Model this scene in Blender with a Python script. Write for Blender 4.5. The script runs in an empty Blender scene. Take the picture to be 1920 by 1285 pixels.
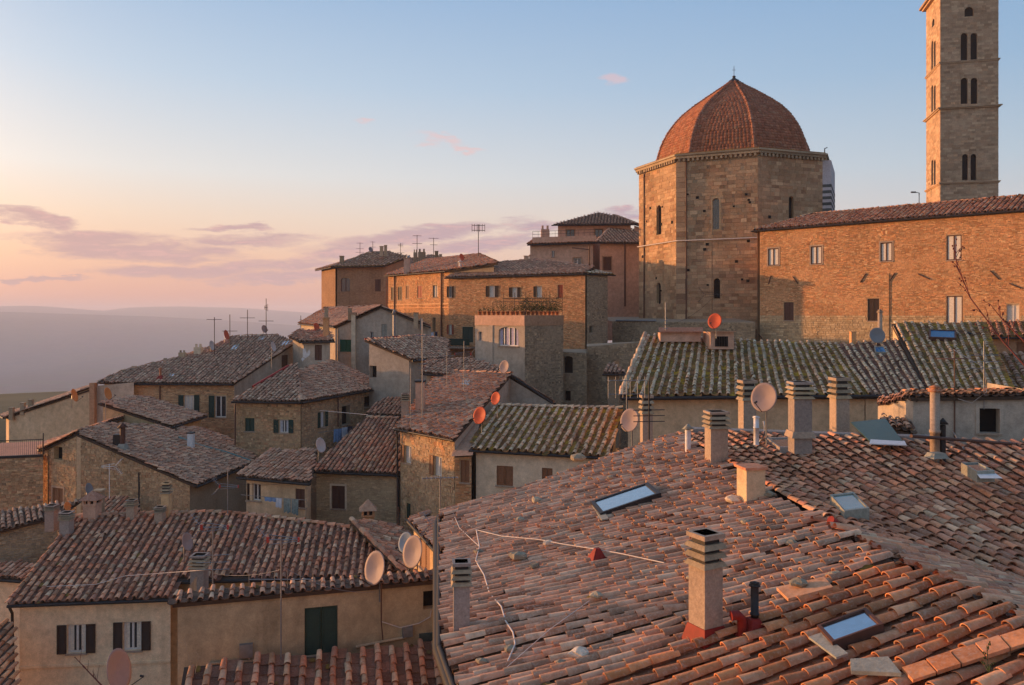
import bpy, math, random
import numpy as np
from mathutils import Vector, Matrix
random.seed(7); RNG = np.random.default_rng(7)
R = math.radians
scene = bpy.context.scene
COL = scene.collection

# ------------------------------------------------------------------ camera, sky, sun, exposure
F, HZ, CXP = 1500.0, 590.0, 960.0           # focal length and eye level measured from the tower's perspective
cam_d = bpy.data.cameras.new('camera'); cam = bpy.data.objects.new('camera', cam_d); COL.objects.link(cam)
cam_d.sensor_width = 36; cam_d.lens = F / 1920 * 36
cam_d.shift_y = -(642.5 - HZ) / 1920
cam.location = (0, 0, 0); cam.rotation_euler = (R(90), 0, 0)
cam_d.clip_start = .1; cam_d.clip_end = 40000
scene.camera = cam
SUN_AZ = 20.0      # degrees that the sun stands ahead of due left
SUN_EL = 3.6
sd = Vector((-math.cos(R(SUN_AZ)) * math.cos(R(SUN_EL)), math.sin(R(SUN_AZ)) * math.cos(R(SUN_EL)), math.sin(R(SUN_EL))))
sun_d = bpy.data.lights.new('sun', 'SUN'); sun = bpy.data.objects.new('sun', sun_d); COL.objects.link(sun)
sun_d.energy = 5.0; sun_d.angle = R(.6); sun_d.color = (1.0, .48, .18)
sun.rotation_euler = (-sd).to_track_quat('-Z', 'Y').to_euler(); sun.location = (-60, 30, 60)
scene.view_settings.view_transform = 'Standard'; scene.view_settings.look = 'None'
scene.view_settings.exposure = 0.5; scene.view_settings.gamma = 1
scene.render.engine = 'CYCLES'
try:
    scene.cycles.volume_bounces = 1; scene.cycles.max_bounces = 6
except Exception: pass

def lin(r, g, b):
    f = lambda c: (c / 255 / 12.92) if c / 255 <= .04045 else ((c / 255 + .055) / 1.055) ** 2.4
    return (f(r), f(g), f(b), 1)

class NT:
    def __init__(s, tree): s.t = tree; s.n = tree.nodes; s.l = tree.links; s.n.clear()
    def new(s, typ, **kw):
        n = s.n.new(typ)
        for k, v in kw.items(): setattr(n, k, v)
        return n
    def put(s, sock, v):
        if hasattr(v, 'is_linked') or isinstance(v, bpy.types.NodeSocket): s.l.new(v, sock)
        elif v is not None: sock.default_value = v
    def math(s, op, a, b=None, c=None, clamp=False):
        n = s.new('ShaderNodeMath', operation=op); n.use_clamp = clamp
        s.put(n.inputs[0], a)
        if b is not None: s.put(n.inputs[1], b)
        if c is not None: s.put(n.inputs[2], c)
        return n.outputs[0]
    def mix(s, fac, a, b, typ='MIX'):
        n = s.new('ShaderNodeMix', data_type='RGBA', blend_type=typ)
        s.put(n.inputs[0], fac); s.put(n.inputs[6], a); s.put(n.inputs[7], b)
        return n.outputs[2]
    def ramp(s, fac, stops, interp='LINEAR'):
        n = s.new('ShaderNodeValToRGB'); cr = n.color_ramp; cr.interpolation = interp
        while len(cr.elements) < len(stops): cr.elements.new(.5)
        for e, (p, c) in zip(cr.elements, stops): e.position = p; e.color = c if len(c) == 4 else (*c, 1)
        s.put(n.inputs[0], fac); return n.outputs[0]
    def noise(s, vec, scale, detail=3, rough=.55, dist=0):
        n = s.new('ShaderNodeTexNoise'); s.put(n.inputs['Vector'], vec)
        n.inputs['Scale'].default_value = scale; n.inputs['Detail'].default_value = detail
        n.inputs['Roughness'].default_value = rough; n.inputs['Distortion'].default_value = dist
        return n.outputs[0]
    def mapping(s, vec, scale=(1, 1, 1), loc=(0, 0, 0)):
        n = s.new('ShaderNodeMapping'); s.put(n.inputs[0], vec)
        n.inputs['Scale'].default_value = scale; n.inputs['Location'].default_value = loc
        return n.outputs[0]
    def step(s, v, lo, hi):
        n = s.new('ShaderNodeMapRange'); n.clamp = True
        s.put(n.inputs[0], v); n.inputs[1].default_value = lo; n.inputs[2].default_value = hi
        return n.outputs[0]

def build_world():
    w = bpy.data.worlds.new('World'); scene.world = w; w.use_nodes = True
    t = NT(w.node_tree)
    out = t.new('ShaderNodeOutputWorld'); bg = t.new('ShaderNodeBackground')
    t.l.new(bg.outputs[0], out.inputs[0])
    g = t.new('ShaderNodeTexCoord').outputs['Generated']
    sep = t.new('ShaderNodeSeparateXYZ'); t.l.new(g, sep.inputs[0])
    x, y, z = sep.outputs
    # dusk gradient: by height and by the angle away from the sun
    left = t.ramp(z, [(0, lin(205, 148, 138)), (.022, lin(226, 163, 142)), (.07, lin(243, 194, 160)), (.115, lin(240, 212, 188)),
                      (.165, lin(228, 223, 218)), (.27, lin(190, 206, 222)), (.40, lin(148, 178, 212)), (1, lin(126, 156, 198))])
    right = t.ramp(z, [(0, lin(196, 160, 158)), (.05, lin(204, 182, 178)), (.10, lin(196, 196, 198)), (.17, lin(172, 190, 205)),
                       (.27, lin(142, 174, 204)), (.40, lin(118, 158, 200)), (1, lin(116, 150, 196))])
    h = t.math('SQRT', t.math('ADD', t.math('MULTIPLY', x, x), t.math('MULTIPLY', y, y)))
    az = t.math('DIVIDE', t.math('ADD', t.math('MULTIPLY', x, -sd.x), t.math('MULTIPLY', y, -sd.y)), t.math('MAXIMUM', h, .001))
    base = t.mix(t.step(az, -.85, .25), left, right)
    sky = t.new('ShaderNodeTexSky', sky_type='NISHITA'); sky.sun_disc = False
    sky.sun_elevation = R(SUN_EL); sky.sun_rotation = math.atan2(sd.x, sd.y); sky.dust_density = 2.0
    skys = t.mix(1.0, sky.outputs[0], (.10, .10, .10, 1), 'MULTIPLY')
    base = t.mix(.12, base, skys)
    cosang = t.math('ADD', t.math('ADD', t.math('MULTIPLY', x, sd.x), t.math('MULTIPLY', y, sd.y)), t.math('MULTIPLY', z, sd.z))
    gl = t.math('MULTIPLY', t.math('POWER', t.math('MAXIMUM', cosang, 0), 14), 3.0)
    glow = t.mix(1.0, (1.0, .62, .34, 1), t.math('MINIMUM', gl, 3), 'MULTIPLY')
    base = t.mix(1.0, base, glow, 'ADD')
    # clouds as streaks, placed by direction of the sky
    vec = t.mapping(g, (5, 5, 34)); n1 = t.noise(vec, 1.6, 6, .6, .4)
    vec2 = t.mapping(g, (14, 14, 75), (3, 1, 2)); n2 = t.noise(vec2, 1.6, 6, .68, .5)
    nn = t.math('ADD', t.math('MULTIPLY', n1, .5), t.math('MULTIPLY', n2, .5))
    ax = t.math('DIVIDE', x, t.math('MAXIMUM', y, .05)); ez = t.math('DIVIDE', z, t.math('MAXIMUM', y, .05))
    w1 = t.noise(t.mapping(g, (9, 9, 30), (7, 2, 1)), 1.2, 5, .65); w2 = t.noise(t.mapping(g, (24, 24, 90), (1, 5, 4)), 1.2, 4, .6)
    ez0 = ez; ez = t.math('ADD', ez, t.math('ADD', t.math('MULTIPLY', t.math('SUBTRACT', w1, .5), .035), t.math('MULTIPLY', t.math('SUBTRACT', w2, .5), .012)))
    ax = t.math('ADD', ax, t.math('MULTIPLY', t.math('SUBTRACT', w1, .5), .12))
    front = t.step(y, .0, .2)
    def blob(px, py, w_, h_, tilt=0):
        u0, v0 = (px - 960) / F, (HZ - py) / F
        du = t.math('SUBTRACT', ax, u0); dv = t.math('SUBTRACT', ez, v0)
        dv = t.math('SUBTRACT', dv, t.math('MULTIPLY', du, tilt))
        q = t.math('ADD', t.math('POWER', t.math('DIVIDE', du, w_ / F), 2), t.math('POWER', t.math('DIVIDE', dv, h_ / F), 2))
        return t.math('SUBTRACT', 1, q, clamp=True)
    tot = None
    for b in [(60, 412, 130, 30, -.18), (20, 395, 90, 20, 0), (470, 452, 190, 20, .02), (780, 443, 330, 26, .13), (1000, 428, 110, 20, .1), (500, 500, 300, 20, .06), (250, 470, 330, 34, -.04), (150, 450, 240, 26, .0), (330, 510, 300, 22, .02), (900, 460, 200, 22, .05), (420, 432, 120, 9, 0), (560, 520, 260, 18, .03), (60, 528, 120, 7, -.03),
              (815, 262, 70, 16, -.2), (860, 280, 60, 10, -.1), (1170, 400, 60, 20, 0), (1130, 152, 55, 16, .1), (670, 232, 34, 8, 0), (640, 470, 120, 28, .1), (-500, 430, 500, 30, 0), (2600, 420, 600, 30, 0)]:
        bb = blob(*b); tot = bb if tot is None else t.math('MAXIMUM', tot, bb)
    m = t.math('MULTIPLY', t.step(t.math('ADD', t.math('MULTIPLY', tot, .42), nn), .67, .88), front)
    m = t.math('MULTIPLY', m, t.step(tot, 0, .7))
    m = t.math('MULTIPLY', m, t.math('SUBTRACT', .9, t.math('MULTIPLY', t.step(ez0, .13, .22), .5)))
    cc = t.mix(t.step(az, -.9, -.1), lin(196, 158, 152), lin(160, 144, 162))
    cc = t.mix(t.step(ez0, .14, .2), cc, lin(228, 172, 164))
    cc = t.mix(t.math('MULTIPLY', t.step(n2, .5, .72), .7), cc, lin(226, 176, 166))
    base = t.mix(m, base, cc)
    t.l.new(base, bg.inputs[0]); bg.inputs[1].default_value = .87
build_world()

# ------------------------------------------------------------------ materials
MATS = {}
def mat(name, fn):
    if name in MATS: return MATS[name]
    m = bpy.data.materials.new(name); m.use_nodes = True; t = NT(m.node_tree)
    out = t.new('ShaderNodeOutputMaterial'); bs = t.new('ShaderNodeBsdfPrincipled')
    t.l.new(bs.outputs[0], out.inputs[0]); bs.inputs['Roughness'].default_value = .9
    try: bs.inputs['Specular IOR Level'].default_value = .2
    except Exception: pass
    fn(t, bs, out); MATS[name] = m; return m
def bump(t, bs, h, strength=.4, dist=.02):
    b = t.new('ShaderNodeBump'); b.inputs['Strength'].default_value = strength; b.inputs['Distance'].default_value = dist
    t.put(b.inputs['Height'], h); t.l.new(b.outputs[0], bs.inputs['Normal'])
def pos(t): return t.new('ShaderNodeNewGeometry').outputs['Position']
def rnd(t):
    a = t.new('ShaderNodeObjectInfo').outputs['Random']; g = t.new('ShaderNodeNewGeometry').outputs['Random Per Island']
    return t.math('FRACT', t.math('ADD', t.math('MULTIPLY', a, 7.31), g))
TG, SG = 2.0, 1.45
def tile_mat(name, palette, lichen=.45, moss=.0, mosscol=(.13, .095, .016), dark=1.0, var=1.0):
    palette = [tuple(min(.6, x * TG * w) for x, w in zip(q, (1.16, .965, .745))) for q in palette]
    def fn(t, bs, out):
        p = pos(t); r = rnd(t); n = len(palette)
        c = t.ramp(r, [(i / max(1, n - 1), tuple(x * dark for x in q)) for i, q in enumerate(palette)])
        v = t.math('FRACT', t.math('MULTIPLY', r, 13.7))
        c = t.mix(1.0, c, t.ramp(v, [(0, (1 - .5 * var,) * 3), (.5, (.97,) * 3), (1, (1 + .4 * var,) * 3)]), 'MULTIPLY')
        a = t.noise(p, 5.0, 5, .7); b = t.noise(p, 1.1, 4, .6); d = t.noise(p, 22, 3, .6)
        c = t.mix(t.math('MULTIPLY', t.step(a, .42, .66), .5), c, tuple(x * .38 for x in palette[0][:3]) + (1,))
        c = t.mix(t.math('MULTIPLY', t.step(t.math('ADD', d, t.math('MULTIPLY', b, .35)), .68, .86), lichen), c, (.60, .47, .37, 1))
        if moss > 0:
            mm = t.step(t.math('ADD', t.math('MULTIPLY', a, .5), t.math('MULTIPLY', b, .8)), .90 - .42 * moss, 1.05 - .42 * moss)
            c = t.mix(t.math('MULTIPLY', mm, .9), c, t.ramp(d, [(.3, mosscol), (.7, tuple(x * 1.9 for x in mosscol))]))
        t.l.new(c, bs.inputs['Base Color']); bs.inputs['Roughness'].default_value = .88
        bump(t, bs, t.math('ADD', a, t.math('MULTIPLY', d, .5)), .5, .02)
    return mat(name, fn)
PAL_OLD = [(.20, .115, .085), (.245, .13, .09), (.18, .12, .095), (.25, .16, .12), (.225, .105, .07), (.27, .19, .145), (.145, .095, .08)]
PAL_RED = [(.25, .105, .065), (.29, .13, .08), (.22, .12, .09), (.31, .17, .115), (.27, .10, .06), (.29, .21, .16), (.18, .09, .07)]
PAL_NEW = [(.26, .10, .05), (.28, .12, .06), (.25, .13, .08), (.21, .105, .065), (.30, .12, .055), (.25, .155, .105), (.15, .085, .058)]
PAL_PINK = [(.22, .125, .09), (.245, .14, .10), (.205, .14, .11), (.26, .175, .135), (.225, .105, .07), (.28, .205, .165), (.17, .11, .085)]  # pinkish tile mix, slightly paler than the weathered one
PAL_GREY = [(.20, .135, .105), (.235, .155, .12), (.185, .125, .10), (.25, .18, .145), (.235, .13, .10), (.27, .21, .17), (.155, .11, .09)]
T_OLD = tile_mat('roof_tile_weathered', PAL_OLD, .28, .10, var=.75)
T_RED = tile_mat('roof_tile_red', PAL_RED, .32, .0, var=.9)
T_NEW = tile_mat('roof_tile_new_orange', PAL_NEW, .25, .0)
T_PINK = tile_mat('roof_tile_pink', PAL_PINK, .35, .06)
T_GREY = tile_mat('roof_tile_grey', PAL_GREY, .18, .10, var=.75)
T_MOSS = tile_mat('roof_tile_lichen', [(.24, .20, .165), (.28, .22, .17), (.22, .175, .14), (.30, .25, .20), (.25, .165, .12), (.32, .27, .22)], .6, .2, (.22, .165, .03))
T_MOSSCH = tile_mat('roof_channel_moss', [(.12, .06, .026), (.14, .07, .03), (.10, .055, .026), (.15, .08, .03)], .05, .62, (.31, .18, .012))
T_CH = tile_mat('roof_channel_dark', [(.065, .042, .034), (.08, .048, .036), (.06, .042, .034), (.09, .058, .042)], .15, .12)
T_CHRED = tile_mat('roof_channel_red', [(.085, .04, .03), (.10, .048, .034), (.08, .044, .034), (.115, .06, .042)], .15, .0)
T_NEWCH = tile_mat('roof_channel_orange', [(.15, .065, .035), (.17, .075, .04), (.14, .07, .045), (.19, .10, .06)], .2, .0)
T_DOME = tile_mat('dome_tile', [(.155, .066, .046), (.17, .078, .054), (.145, .072, .052), (.18, .092, .066), (.135, .06, .043), (.165, .108, .082)], .16, .14, var=.5)

def stone_mat(name, palette, rough=.92, tone=.35, big=.35, grime=.35, bmp=.5, scale=9.0):
    palette = [tuple(min(.80, x * SG * w) for x, w in zip(q, (1.09, .99, .79))) for q in palette]
    def fn(t, bs, out):
        p = pos(t); r = rnd(t); n = len(palette)
        c = t.ramp(r, [(i / max(1, n - 1), q) for i, q in enumerate(palette)])
        v = t.math('FRACT', t.math('MULTIPLY', r, 17.3))
        c = t.mix(1.0, c, t.ramp(v, [(0, (1 - tone,) * 3), (1, (1 + tone,) * 3)]), 'MULTIPLY')
        a = t.noise(p, scale, 5, .7); b = t.noise(p, big, 5, .6)
        sp = t.new('ShaderNodeSeparateXYZ'); t.l.new(p, sp.inputs[0])
        st = t.noise(t.mapping(p, (1.6, 1.6, .16)), 1.2, 4, .6)
        c = t.mix(t.math('MULTIPLY', t.step(b, .42, .68), grime), c, tuple(x * .55 for x in palette[0][:3]) + (1,))
        c = t.mix(t.math('MULTIPLY', t.step(st, .52, .72), grime * .8), c, tuple(x * .4 for x in palette[-1][:3]) + (1,))
        pa = t.noise(p, .28, 4, .65); fi = t.noise(p, 26, 3, .6)
        pav = tuple(min(.8, sum(q[k] for q in palette) / n * w) for k, w in ((0, 1.16), (1, 1.2), (2, 1.26)))
        c = t.mix(t.math('MULTIPLY', t.step(pa, .48, .62), .5), c, (*pav, 1))
        c = t.mix(1.0, c, t.ramp(fi, [(.3, (.86,) * 3), (.7, (1.1,) * 3)]), 'MULTIPLY')
        c = t.mix(1.0, c, t.ramp(a, [(.25, (.74,) * 3), (.75, (1.24,) * 3)]), 'MULTIPLY')
        t.l.new(c, bs.inputs['Base Color']); bs.inputs['Roughness'].default_value = rough
        bump(t, bs, a, bmp, .03)
    return mat(name, fn)
S_BRICK = stone_mat('brick_orange', [(.38, .205, .105), (.345, .165, .085), (.38, .24, .145), (.31, .14, .08), (.40, .28, .175), (.355, .18, .09)], tone=.38)
S_BRICKM = stone_mat('brick_mortar', [(.30, .21, .145), (.28, .195, .13)], tone=.1)
S_RUB = stone_mat('rubble_stone', [(.31, .215, .14), (.25, .165, .11), (.36, .28, .20), (.29, .16, .105), (.33, .245, .17), (.20, .15, .115)], tone=.35)
S_RUBM = stone_mat('rubble_mortar', [(.31, .235, .15), (.28, .21, .14)], tone=.1)
S_PALE = stone_mat('pale_stone', [(.34, .27, .185), (.29, .225, .155), (.38, .31, .225), (.32, .235, .155), (.26, .21, .155)], tone=.25)
S_GREY = stone_mat('grey_stone', [(.20, .165, .13), (.25, .21, .165), (.17, .145, .12), (.28, .23, .18), (.22, .17, .12)], tone=.35)
S_GREYM = stone_mat('grey_stone_mortar', [(.22, .185, .15), (.20, .17, .14)], tone=.1)
S_DRUM = stone_mat('drum_ashlar', [(.30, .205, .14), (.24, .155, .105), (.33, .24, .17), (.19, .115, .08), (.30, .185, .12), (.28, .22, .16)], tone=.3, grime=.45)
S_DRUMM = stone_mat('drum_joint', [(.25, .185, .125), (.24, .17, .11)], tone=.1)
S_TOWER = stone_mat('tower_stone', [(.315, .235, .18), (.27, .19, .145), (.34, .265, .205), (.24, .165, .12), (.31, .21, .15)], tone=.25, grime=.35)
P_GREY = stone_mat('plaster_grey', [(.28, .25, .235), (.28, .25, .235)], tone=.03, big=.5, grime=.5, scale=4)
P_OCHRE = stone_mat('plaster_ochre', [(.38, .275, .175), (.38, .275, .175)], tone=.03, big=.4, grime=.35, scale=4)
P_CREAM = stone_mat('plaster_cream', [(.42, .36, .30), (.42, .36, .30)], tone=.03, big=.4, grime=.2, scale=3)
P_PEACH = stone_mat('plaster_peach', [(.50, .39, .30), (.50, .39, .30)], tone=.02, big=.3, grime=.25, bmp=.2, scale=3)
P_PINK = stone_mat('plaster_pink', [(.36, .24, .20), (.36, .24, .20)], tone=.02, big=.3, grime=.15, bmp=.2, scale=3)
P_BROWN = stone_mat('plaster_brown', [(.22, .14, .10), (.26, .17, .12), (.19, .12, .09)], tone=.1, big=.4, grime=.35, scale=5)
P_OLIVE = stone_mat('plaster_olive', [(.285, .235, .175), (.285, .235, .175)], tone=.03, big=.35, grime=.5, scale=3)
P_TAN = stone_mat('plaster_tan', [(.41, .32, .235), (.41, .32, .235)], tone=.03, big=.35, grime=.35, scale=3)
CONC = stone_mat('concrete_grey', [(.22, .195, .20), (.205, .18, .185)], tone=.1, big=1, grime=.35, scale=12)
CONC2 = stone_mat('concrete_pale', [(.235, .19, .17), (.255, .205, .18)], tone=.1, big=1, grime=.25, scale=12)
MARBLE_W = stone_mat('marble_white', [(.33, .33, .40), (.30, .30, .37)], tone=.08, grime=.15)
MARBLE_D = stone_mat('marble_dark', [(.07, .08, .09), (.05, .06, .07)], tone=.1, grime=.1)
LEAD = stone_mat('lead_flashing', [(.17, .18, .18), (.20, .21, .21)], tone=.1, rough=.55)

M_MOSS = stone_mat('moss_clump', [(.095, .06, .02), (.14, .09, .02), (.07, .05, .025), (.17, .10, .03)], tone=.3, bmp=.9)
def flat(name, c, rough=.7, metal=0, noise=.15, sc=8):
    def fn(t, bs, out):
        a = t.noise(pos(t), sc, 3)
        cc = t.ramp(a, [(.25, tuple(x * (1 - noise) for x in c)), (.75, tuple(min(1, x * (1 + noise)) for x in c))])
        t.l.new(cc, bs.inputs['Base Color']); bs.inputs['Roughness'].default_value = rough; bs.inputs['Metallic'].default_value = metal
    return mat(name, fn)
def glass(name, c, rough=.08):
    def fn(t, bs, out):
        bs.inputs['Base Color'].default_value = (*c, 1); bs.inputs['Roughness'].default_value = rough
        bs.inputs['Specular IOR Level'].default_value = .9
        a = t.noise(pos(t), 3, 2); bump(t, bs, a, .08, .02)
    return mat(name, fn)
M_DARK = flat('opening_shade', (.012, .010, .009), .9)  # near-black colour stands in for the shade inside openings
M_GLASS = glass('window_glass', (.03, .035, .04))
M_SKYGL = flat('skylight_glass', (.50, .53, .56), .2, 1.0, noise=.08)
M_SKYGB = flat('skylight_glass_teal', (.32, .42, .42), .2, .9, noise=.1)
M_CURT = flat('curtain_cream', (.70, .62, .50), .8, noise=.2, sc=14)
M_CURTL = flat('curtain_lilac', (.42, .38, .48), .8, noise=.3, sc=10)
M_WFR = flat('white_frame', (.62, .58, .52), .5)
M_BFR = flat('brown_frame', (.10, .045, .03), .6)
M_SHG = flat('shutter_green', (.020, .045, .033), .6)
M_SHGB = flat('shutter_bright_green', (.015, .085, .045), .6)
M_SHB = flat('shutter_brown', (.045, .026, .018), .6)
M_SHO = flat('shutter_ochre', (.23, .10, .045), .6)
M_SHR = flat('shutter_red', (.30, .065, .03), .6)
M_WOOD = flat('eave_wood', (.07, .045, .03), .8)
M_GUT = flat('gutter_dark', (.030, .026, .024), .5)
M_COPPER = flat('pipe_brown', (.12, .06, .04), .5)
M_METAL = flat('metal_grey', (.25, .25, .25), .45, .6)
M_METD = flat('metal_dark', (.04, .035, .033), .5, .3)
M_WHITE = flat('white_enamel', (.62, .60, .57), .5)
M_REDF = flat('flashing_red', (.24, .022, .014), .6, noise=.25)
M_REDAN = flat('antenna_red_cap', (.45, .06, .04), .5)
M_CABLE = flat('cable_pale', (.58, .50, .44), .6)
M_LEAF = flat('leaf_dark', (.045, .065, .022), .8, noise=.6, sc=6)
M_POT = flat('terracotta_pot', (.40, .15, .07), .8)
M_TWIG = flat('twig_red', (.16, .045, .035), .8)
M_STONE = stone_mat('loose_stone', [(.20, .18, .15), (.26, .23, .19), (.16, .15, .13)], tone=.2, bmp=.9)
M_BLUE = flat('solar_glass_blue', (.03, .14, .26), .15)
M_CLB = flat('cloth_blue', (.16, .26, .42), .9, noise=.25)
M_CLW = flat('cloth_white', (.50, .52, .56), .9, noise=.2)
M_CLD = flat('cloth_dark', (.03, .035, .06), .9, noise=.3)
M_CLP = flat('cloth_pink', (.5, .28, .26), .9, noise=.2)

# ------------------------------------------------------------------ geometry helpers
def P(px, py, Y): return Vector(((px - CXP) / F * Y, Y, (HZ - py) / F * Y))
def ray(px, py): return Vector(((px - CXP) / F, 1.0, (HZ - py) / F))
def proj(p): return (CXP + F * p[0] / p[1], HZ - F * p[2] / p[1])

def fast_mesh(name, V, Q, smooth=None):
    me = bpy.data.meshes.new(name); V = np.asarray(V, dtype=np.float32); Q = np.asarray(Q, dtype=np.int32)
    me.vertices.add(len(V)); me.vertices.foreach_set('co', V.ravel())
    k = Q.shape[1]; me.loops.add(Q.size); me.loops.foreach_set('vertex_index', Q.ravel())
    me.polygons.add(len(Q)); me.polygons.foreach_set('loop_start', np.arange(0, Q.size, k, dtype=np.int32))
    if smooth is not None: me.polygons.foreach_set('use_smooth', smooth)
    me.update(calc_edges=True); me.validate(); return me

WT = {}
def link(o, parent=None):
    COL.objects.link(o)
    if parent is not None:
        o.parent = parent; o.location = -WT.get(parent.name, Vector((0, 0, 0)))
    return o
def thing(name, label, cat, loc=(0, 0, 0), group=None):
    o = bpy.data.objects.new(name, None); COL.objects.link(o); o.location = loc; o.empty_display_size = .3
    WT[o.name] = Vector(loc); o['label'] = label; o['category'] = cat
    if group: o['group'] = group
    return o
class MB:
    def __init__(s): s.v = []; s.f = []; s.sm = []
    def face(s, pts, smooth=False):
        n = len(s.v); s.v += [tuple(p) for p in pts]; s.f.append(tuple(range(n, n + len(pts)))); s.sm.append(smooth)
    def raw(s, vs, fs, smooth=False):
        n = len(s.v); s.v += [tuple(p) for p in vs]; s.f += [tuple(i + n for i in f) for f in fs]; s.sm += [smooth] * len(fs)
    def hexa(s, c):   # 8 corners: bottom 4 (ccw), top 4
        s.raw(c, [(0, 3, 2, 1), (4, 5, 6, 7), (0, 1, 5, 4), (1, 2, 6, 5), (2, 3, 7, 6), (3, 0, 4, 7)])
    def box(s, c, sx, sy, sz, rot=0, taper=1.0):  # base centre
        ca, sa = math.cos(rot), math.sin(rot); pts = []
        for z, k in ((0, 1.0), (sz, taper)):
            for dx, dy in ((-1, -1), (1, -1), (1, 1), (-1, 1)):
                x, y = dx * sx / 2 * k, dy * sy / 2 * k
                pts.append((c[0] + x * ca - y * sa, c[1] + x * sa + y * ca, c[2] + z))
        s.hexa(pts)
    def tube(s, pts, r, seg=6, cap=True, r2=None, smooth=True):
        pts = [Vector(p) for p in pts]; rings = []; n = len(pts)
        for i, p in enumerate(pts):
            d = (pts[min(i + 1, n - 1)] - pts[max(i - 1, 0)]).normalized()
            a = d.cross(Vector((0, 0, 1)));
            if a.length < .05: a = d.cross(Vector((0, 1, 0)))
            a.normalize(); b = a.cross(d); rr = r if r2 is None else r + (r2 - r) * i / (n - 1)
            rings.append([p + a * (rr * math.cos(2 * math.pi * k / seg)) + b * (rr * math.sin(2 * math.pi * k / seg)) for k in range(seg)])
        vs = [q for ring in rings for q in ring]; fs = []
        for i in range(n - 1):
            for k in range(seg):
                fs.append((i * seg + k, i * seg + (k + 1) % seg, (i + 1) * seg + (k + 1) % seg, (i + 1) * seg + k))
        s.raw(vs, fs, smooth)
        if cap: s.raw(rings[0], [tuple(range(seg))[::-1]]); s.raw(rings[-1], [tuple(range(seg))])
    def lathe(s, c, prof, seg=12, smooth=True):  # prof: (r,z)
        vs = []; fs = []; n = len(prof)
        for r, z in prof:
            for k in range(seg):
                a = 2 * math.pi * k / seg; vs.append((c[0] + r * math.cos(a), c[1] + r * math.sin(a), c[2] + z))
        for i in range(n - 1):
            for k in range(seg): fs.append((i * seg + k, i * seg + (k + 1) % seg, (i + 1) * seg + (k + 1) % seg, (i + 1) * seg + k))
        s.raw(vs, fs, smooth)
    def build(s, name, m, parent=None, kind=None, origin=None):
        me = bpy.data.meshes.new(name)
        off = Vector(origin) if origin is not None else Vector((0, 0, 0))
        vs = [tuple(Vector(v) - off) for v in s.v] if origin is not None else s.v
        me.from_pydata(vs, [], s.f); me.polygons.foreach_set('use_smooth', s.sm); me.update()
        me.materials.append(m); o = bpy.data.objects.new(name, me); link(o, parent)
        if origin is not None: o.location = off if parent is None else o.location + off
        if kind: o['kind'] = kind
        return o

# ---- roof tiles
def tmpl_cover(w, L, seg=6, th=.018, taper=.80):
    r = w / 2; vs = []; q = []; sm = []
    def ring(y, rr, z0): return [(-rr * math.cos(math.pi * k / seg), y, z0 + rr * .82 * math.sin(math.pi * k / seg)) for k in range(seg + 1)]
    a = ring(-.03, r, .035); b = ring(L + .05, r * taper, .0)
    vs += a + b
    for k in range(seg): q.append((k, k + 1, seg + 1 + k + 1, seg + 1 + k)); sm.append(True)
    n = len(vs); c = ring(-.03, r - th, .035)
    vs += a + c
    for k in range(seg): q.append((n + k, n + seg + 1 + k, n + seg + 1 + k + 1, n + k + 1)); sm.append(False)
    n = len(vs); d = ring(L * .4, r * .9 - th, .02); vs += c + d      # inner surface near the mouth
    for k in range(seg): q.append((n + k, n + seg + 1 + k, n + seg + 2 + k, n + k + 1)); sm.append(True)
    return np.array(vs, np.float32), np.array(q, np.int32), sm
def tmpl_channel(w, L, flatt=False):
    vs = []; q = []; sm = []
    if flatt: prof = [(-.5, .035), (-.47, .0), (.47, .0), (.5, .035)]
    else: prof = [(-.5, .05), (-.28, .008), (0, -.005), (.28, .008), (.5, .05)]
    m = len(prof)
    for y, z0 in ((-.03, .022), (L + .04, .0)): vs += [(x * w, y, z + z0) for x, z in prof]
    for k in range(m - 1): q.append((k, k + 1, m + k + 1, m + k)); sm.append(not flatt)
    n = len(vs); vs += [(x * w, -.03, z + .022) for x, z in prof] + [(x * w, -.03, z - .002) for x, z in prof]
    for k in range(m - 1): q.append((n + k, n + m + k, n + m + k + 1, n + k + 1)); sm.append(False)
    return np.array(vs, np.float32), np.array(q, np.int32), sm

def frames_mesh(name, tm, frames):
    V, Q, sm = tm
    if not len(frames): return None
    Fm = np.array(frames, np.float32)                     # (N,4,3): origin, ex, ey, ez
    W = Fm[:, None, 0, :] + V[None, :, 0:1] * Fm[:, None, 1, :] + V[None, :, 1:2] * Fm[:, None, 2, :] + V[None, :, 2:3] * Fm[:, None, 3, :]
    N = len(Fm); QQ = (Q[None] + (np.arange(N) * len(V))[:, None, None]).reshape(-1, 4)
    return fast_mesh(name, W.reshape(-1, 3), QQ, np.tile(np.array(sm, bool), N))
def put_tiles(parent, tm, frames, m, nsingle, name='tile'):
    """the nsingle tiles that show largest become parts of their own, the rest is one joined part"""
    if not frames: return
    def key(f):
        p = f[0]
        if p[1] < 1: return 1e9
        u, v = proj(p); inside = -20 < u < 1940 and -20 < v < 1305
        return p.length + (0 if inside else 1e4)
    fr = sorted(frames, key=key); one, rest = fr[:nsingle], fr[nsingle:]
    if one:
        V, Q, sm = tm; me = fast_mesh(name, V, Q, np.array(sm, bool)); me.materials.append(m)
        for f in one:
            o = bpy.data.objects.new(name, me); COL.objects.link(o); o.parent = parent
            M = Matrix.Identity(4)
            for j in range(3):
                for i in range(3): M[i][j] = f[j + 1][i]
            for i in range(3): M[i][3] = f[0][i]
            o.matrix_basis = M
    if rest:
        me = frames_mesh('tile_field', tm, [[tuple(a) for a in f] for f in rest]); me.materials.append(m)
        o = bpy.data.objects.new('tile_field', me); COL.objects.link(o); o.parent = parent; o['kind'] = 'stuff'

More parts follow.
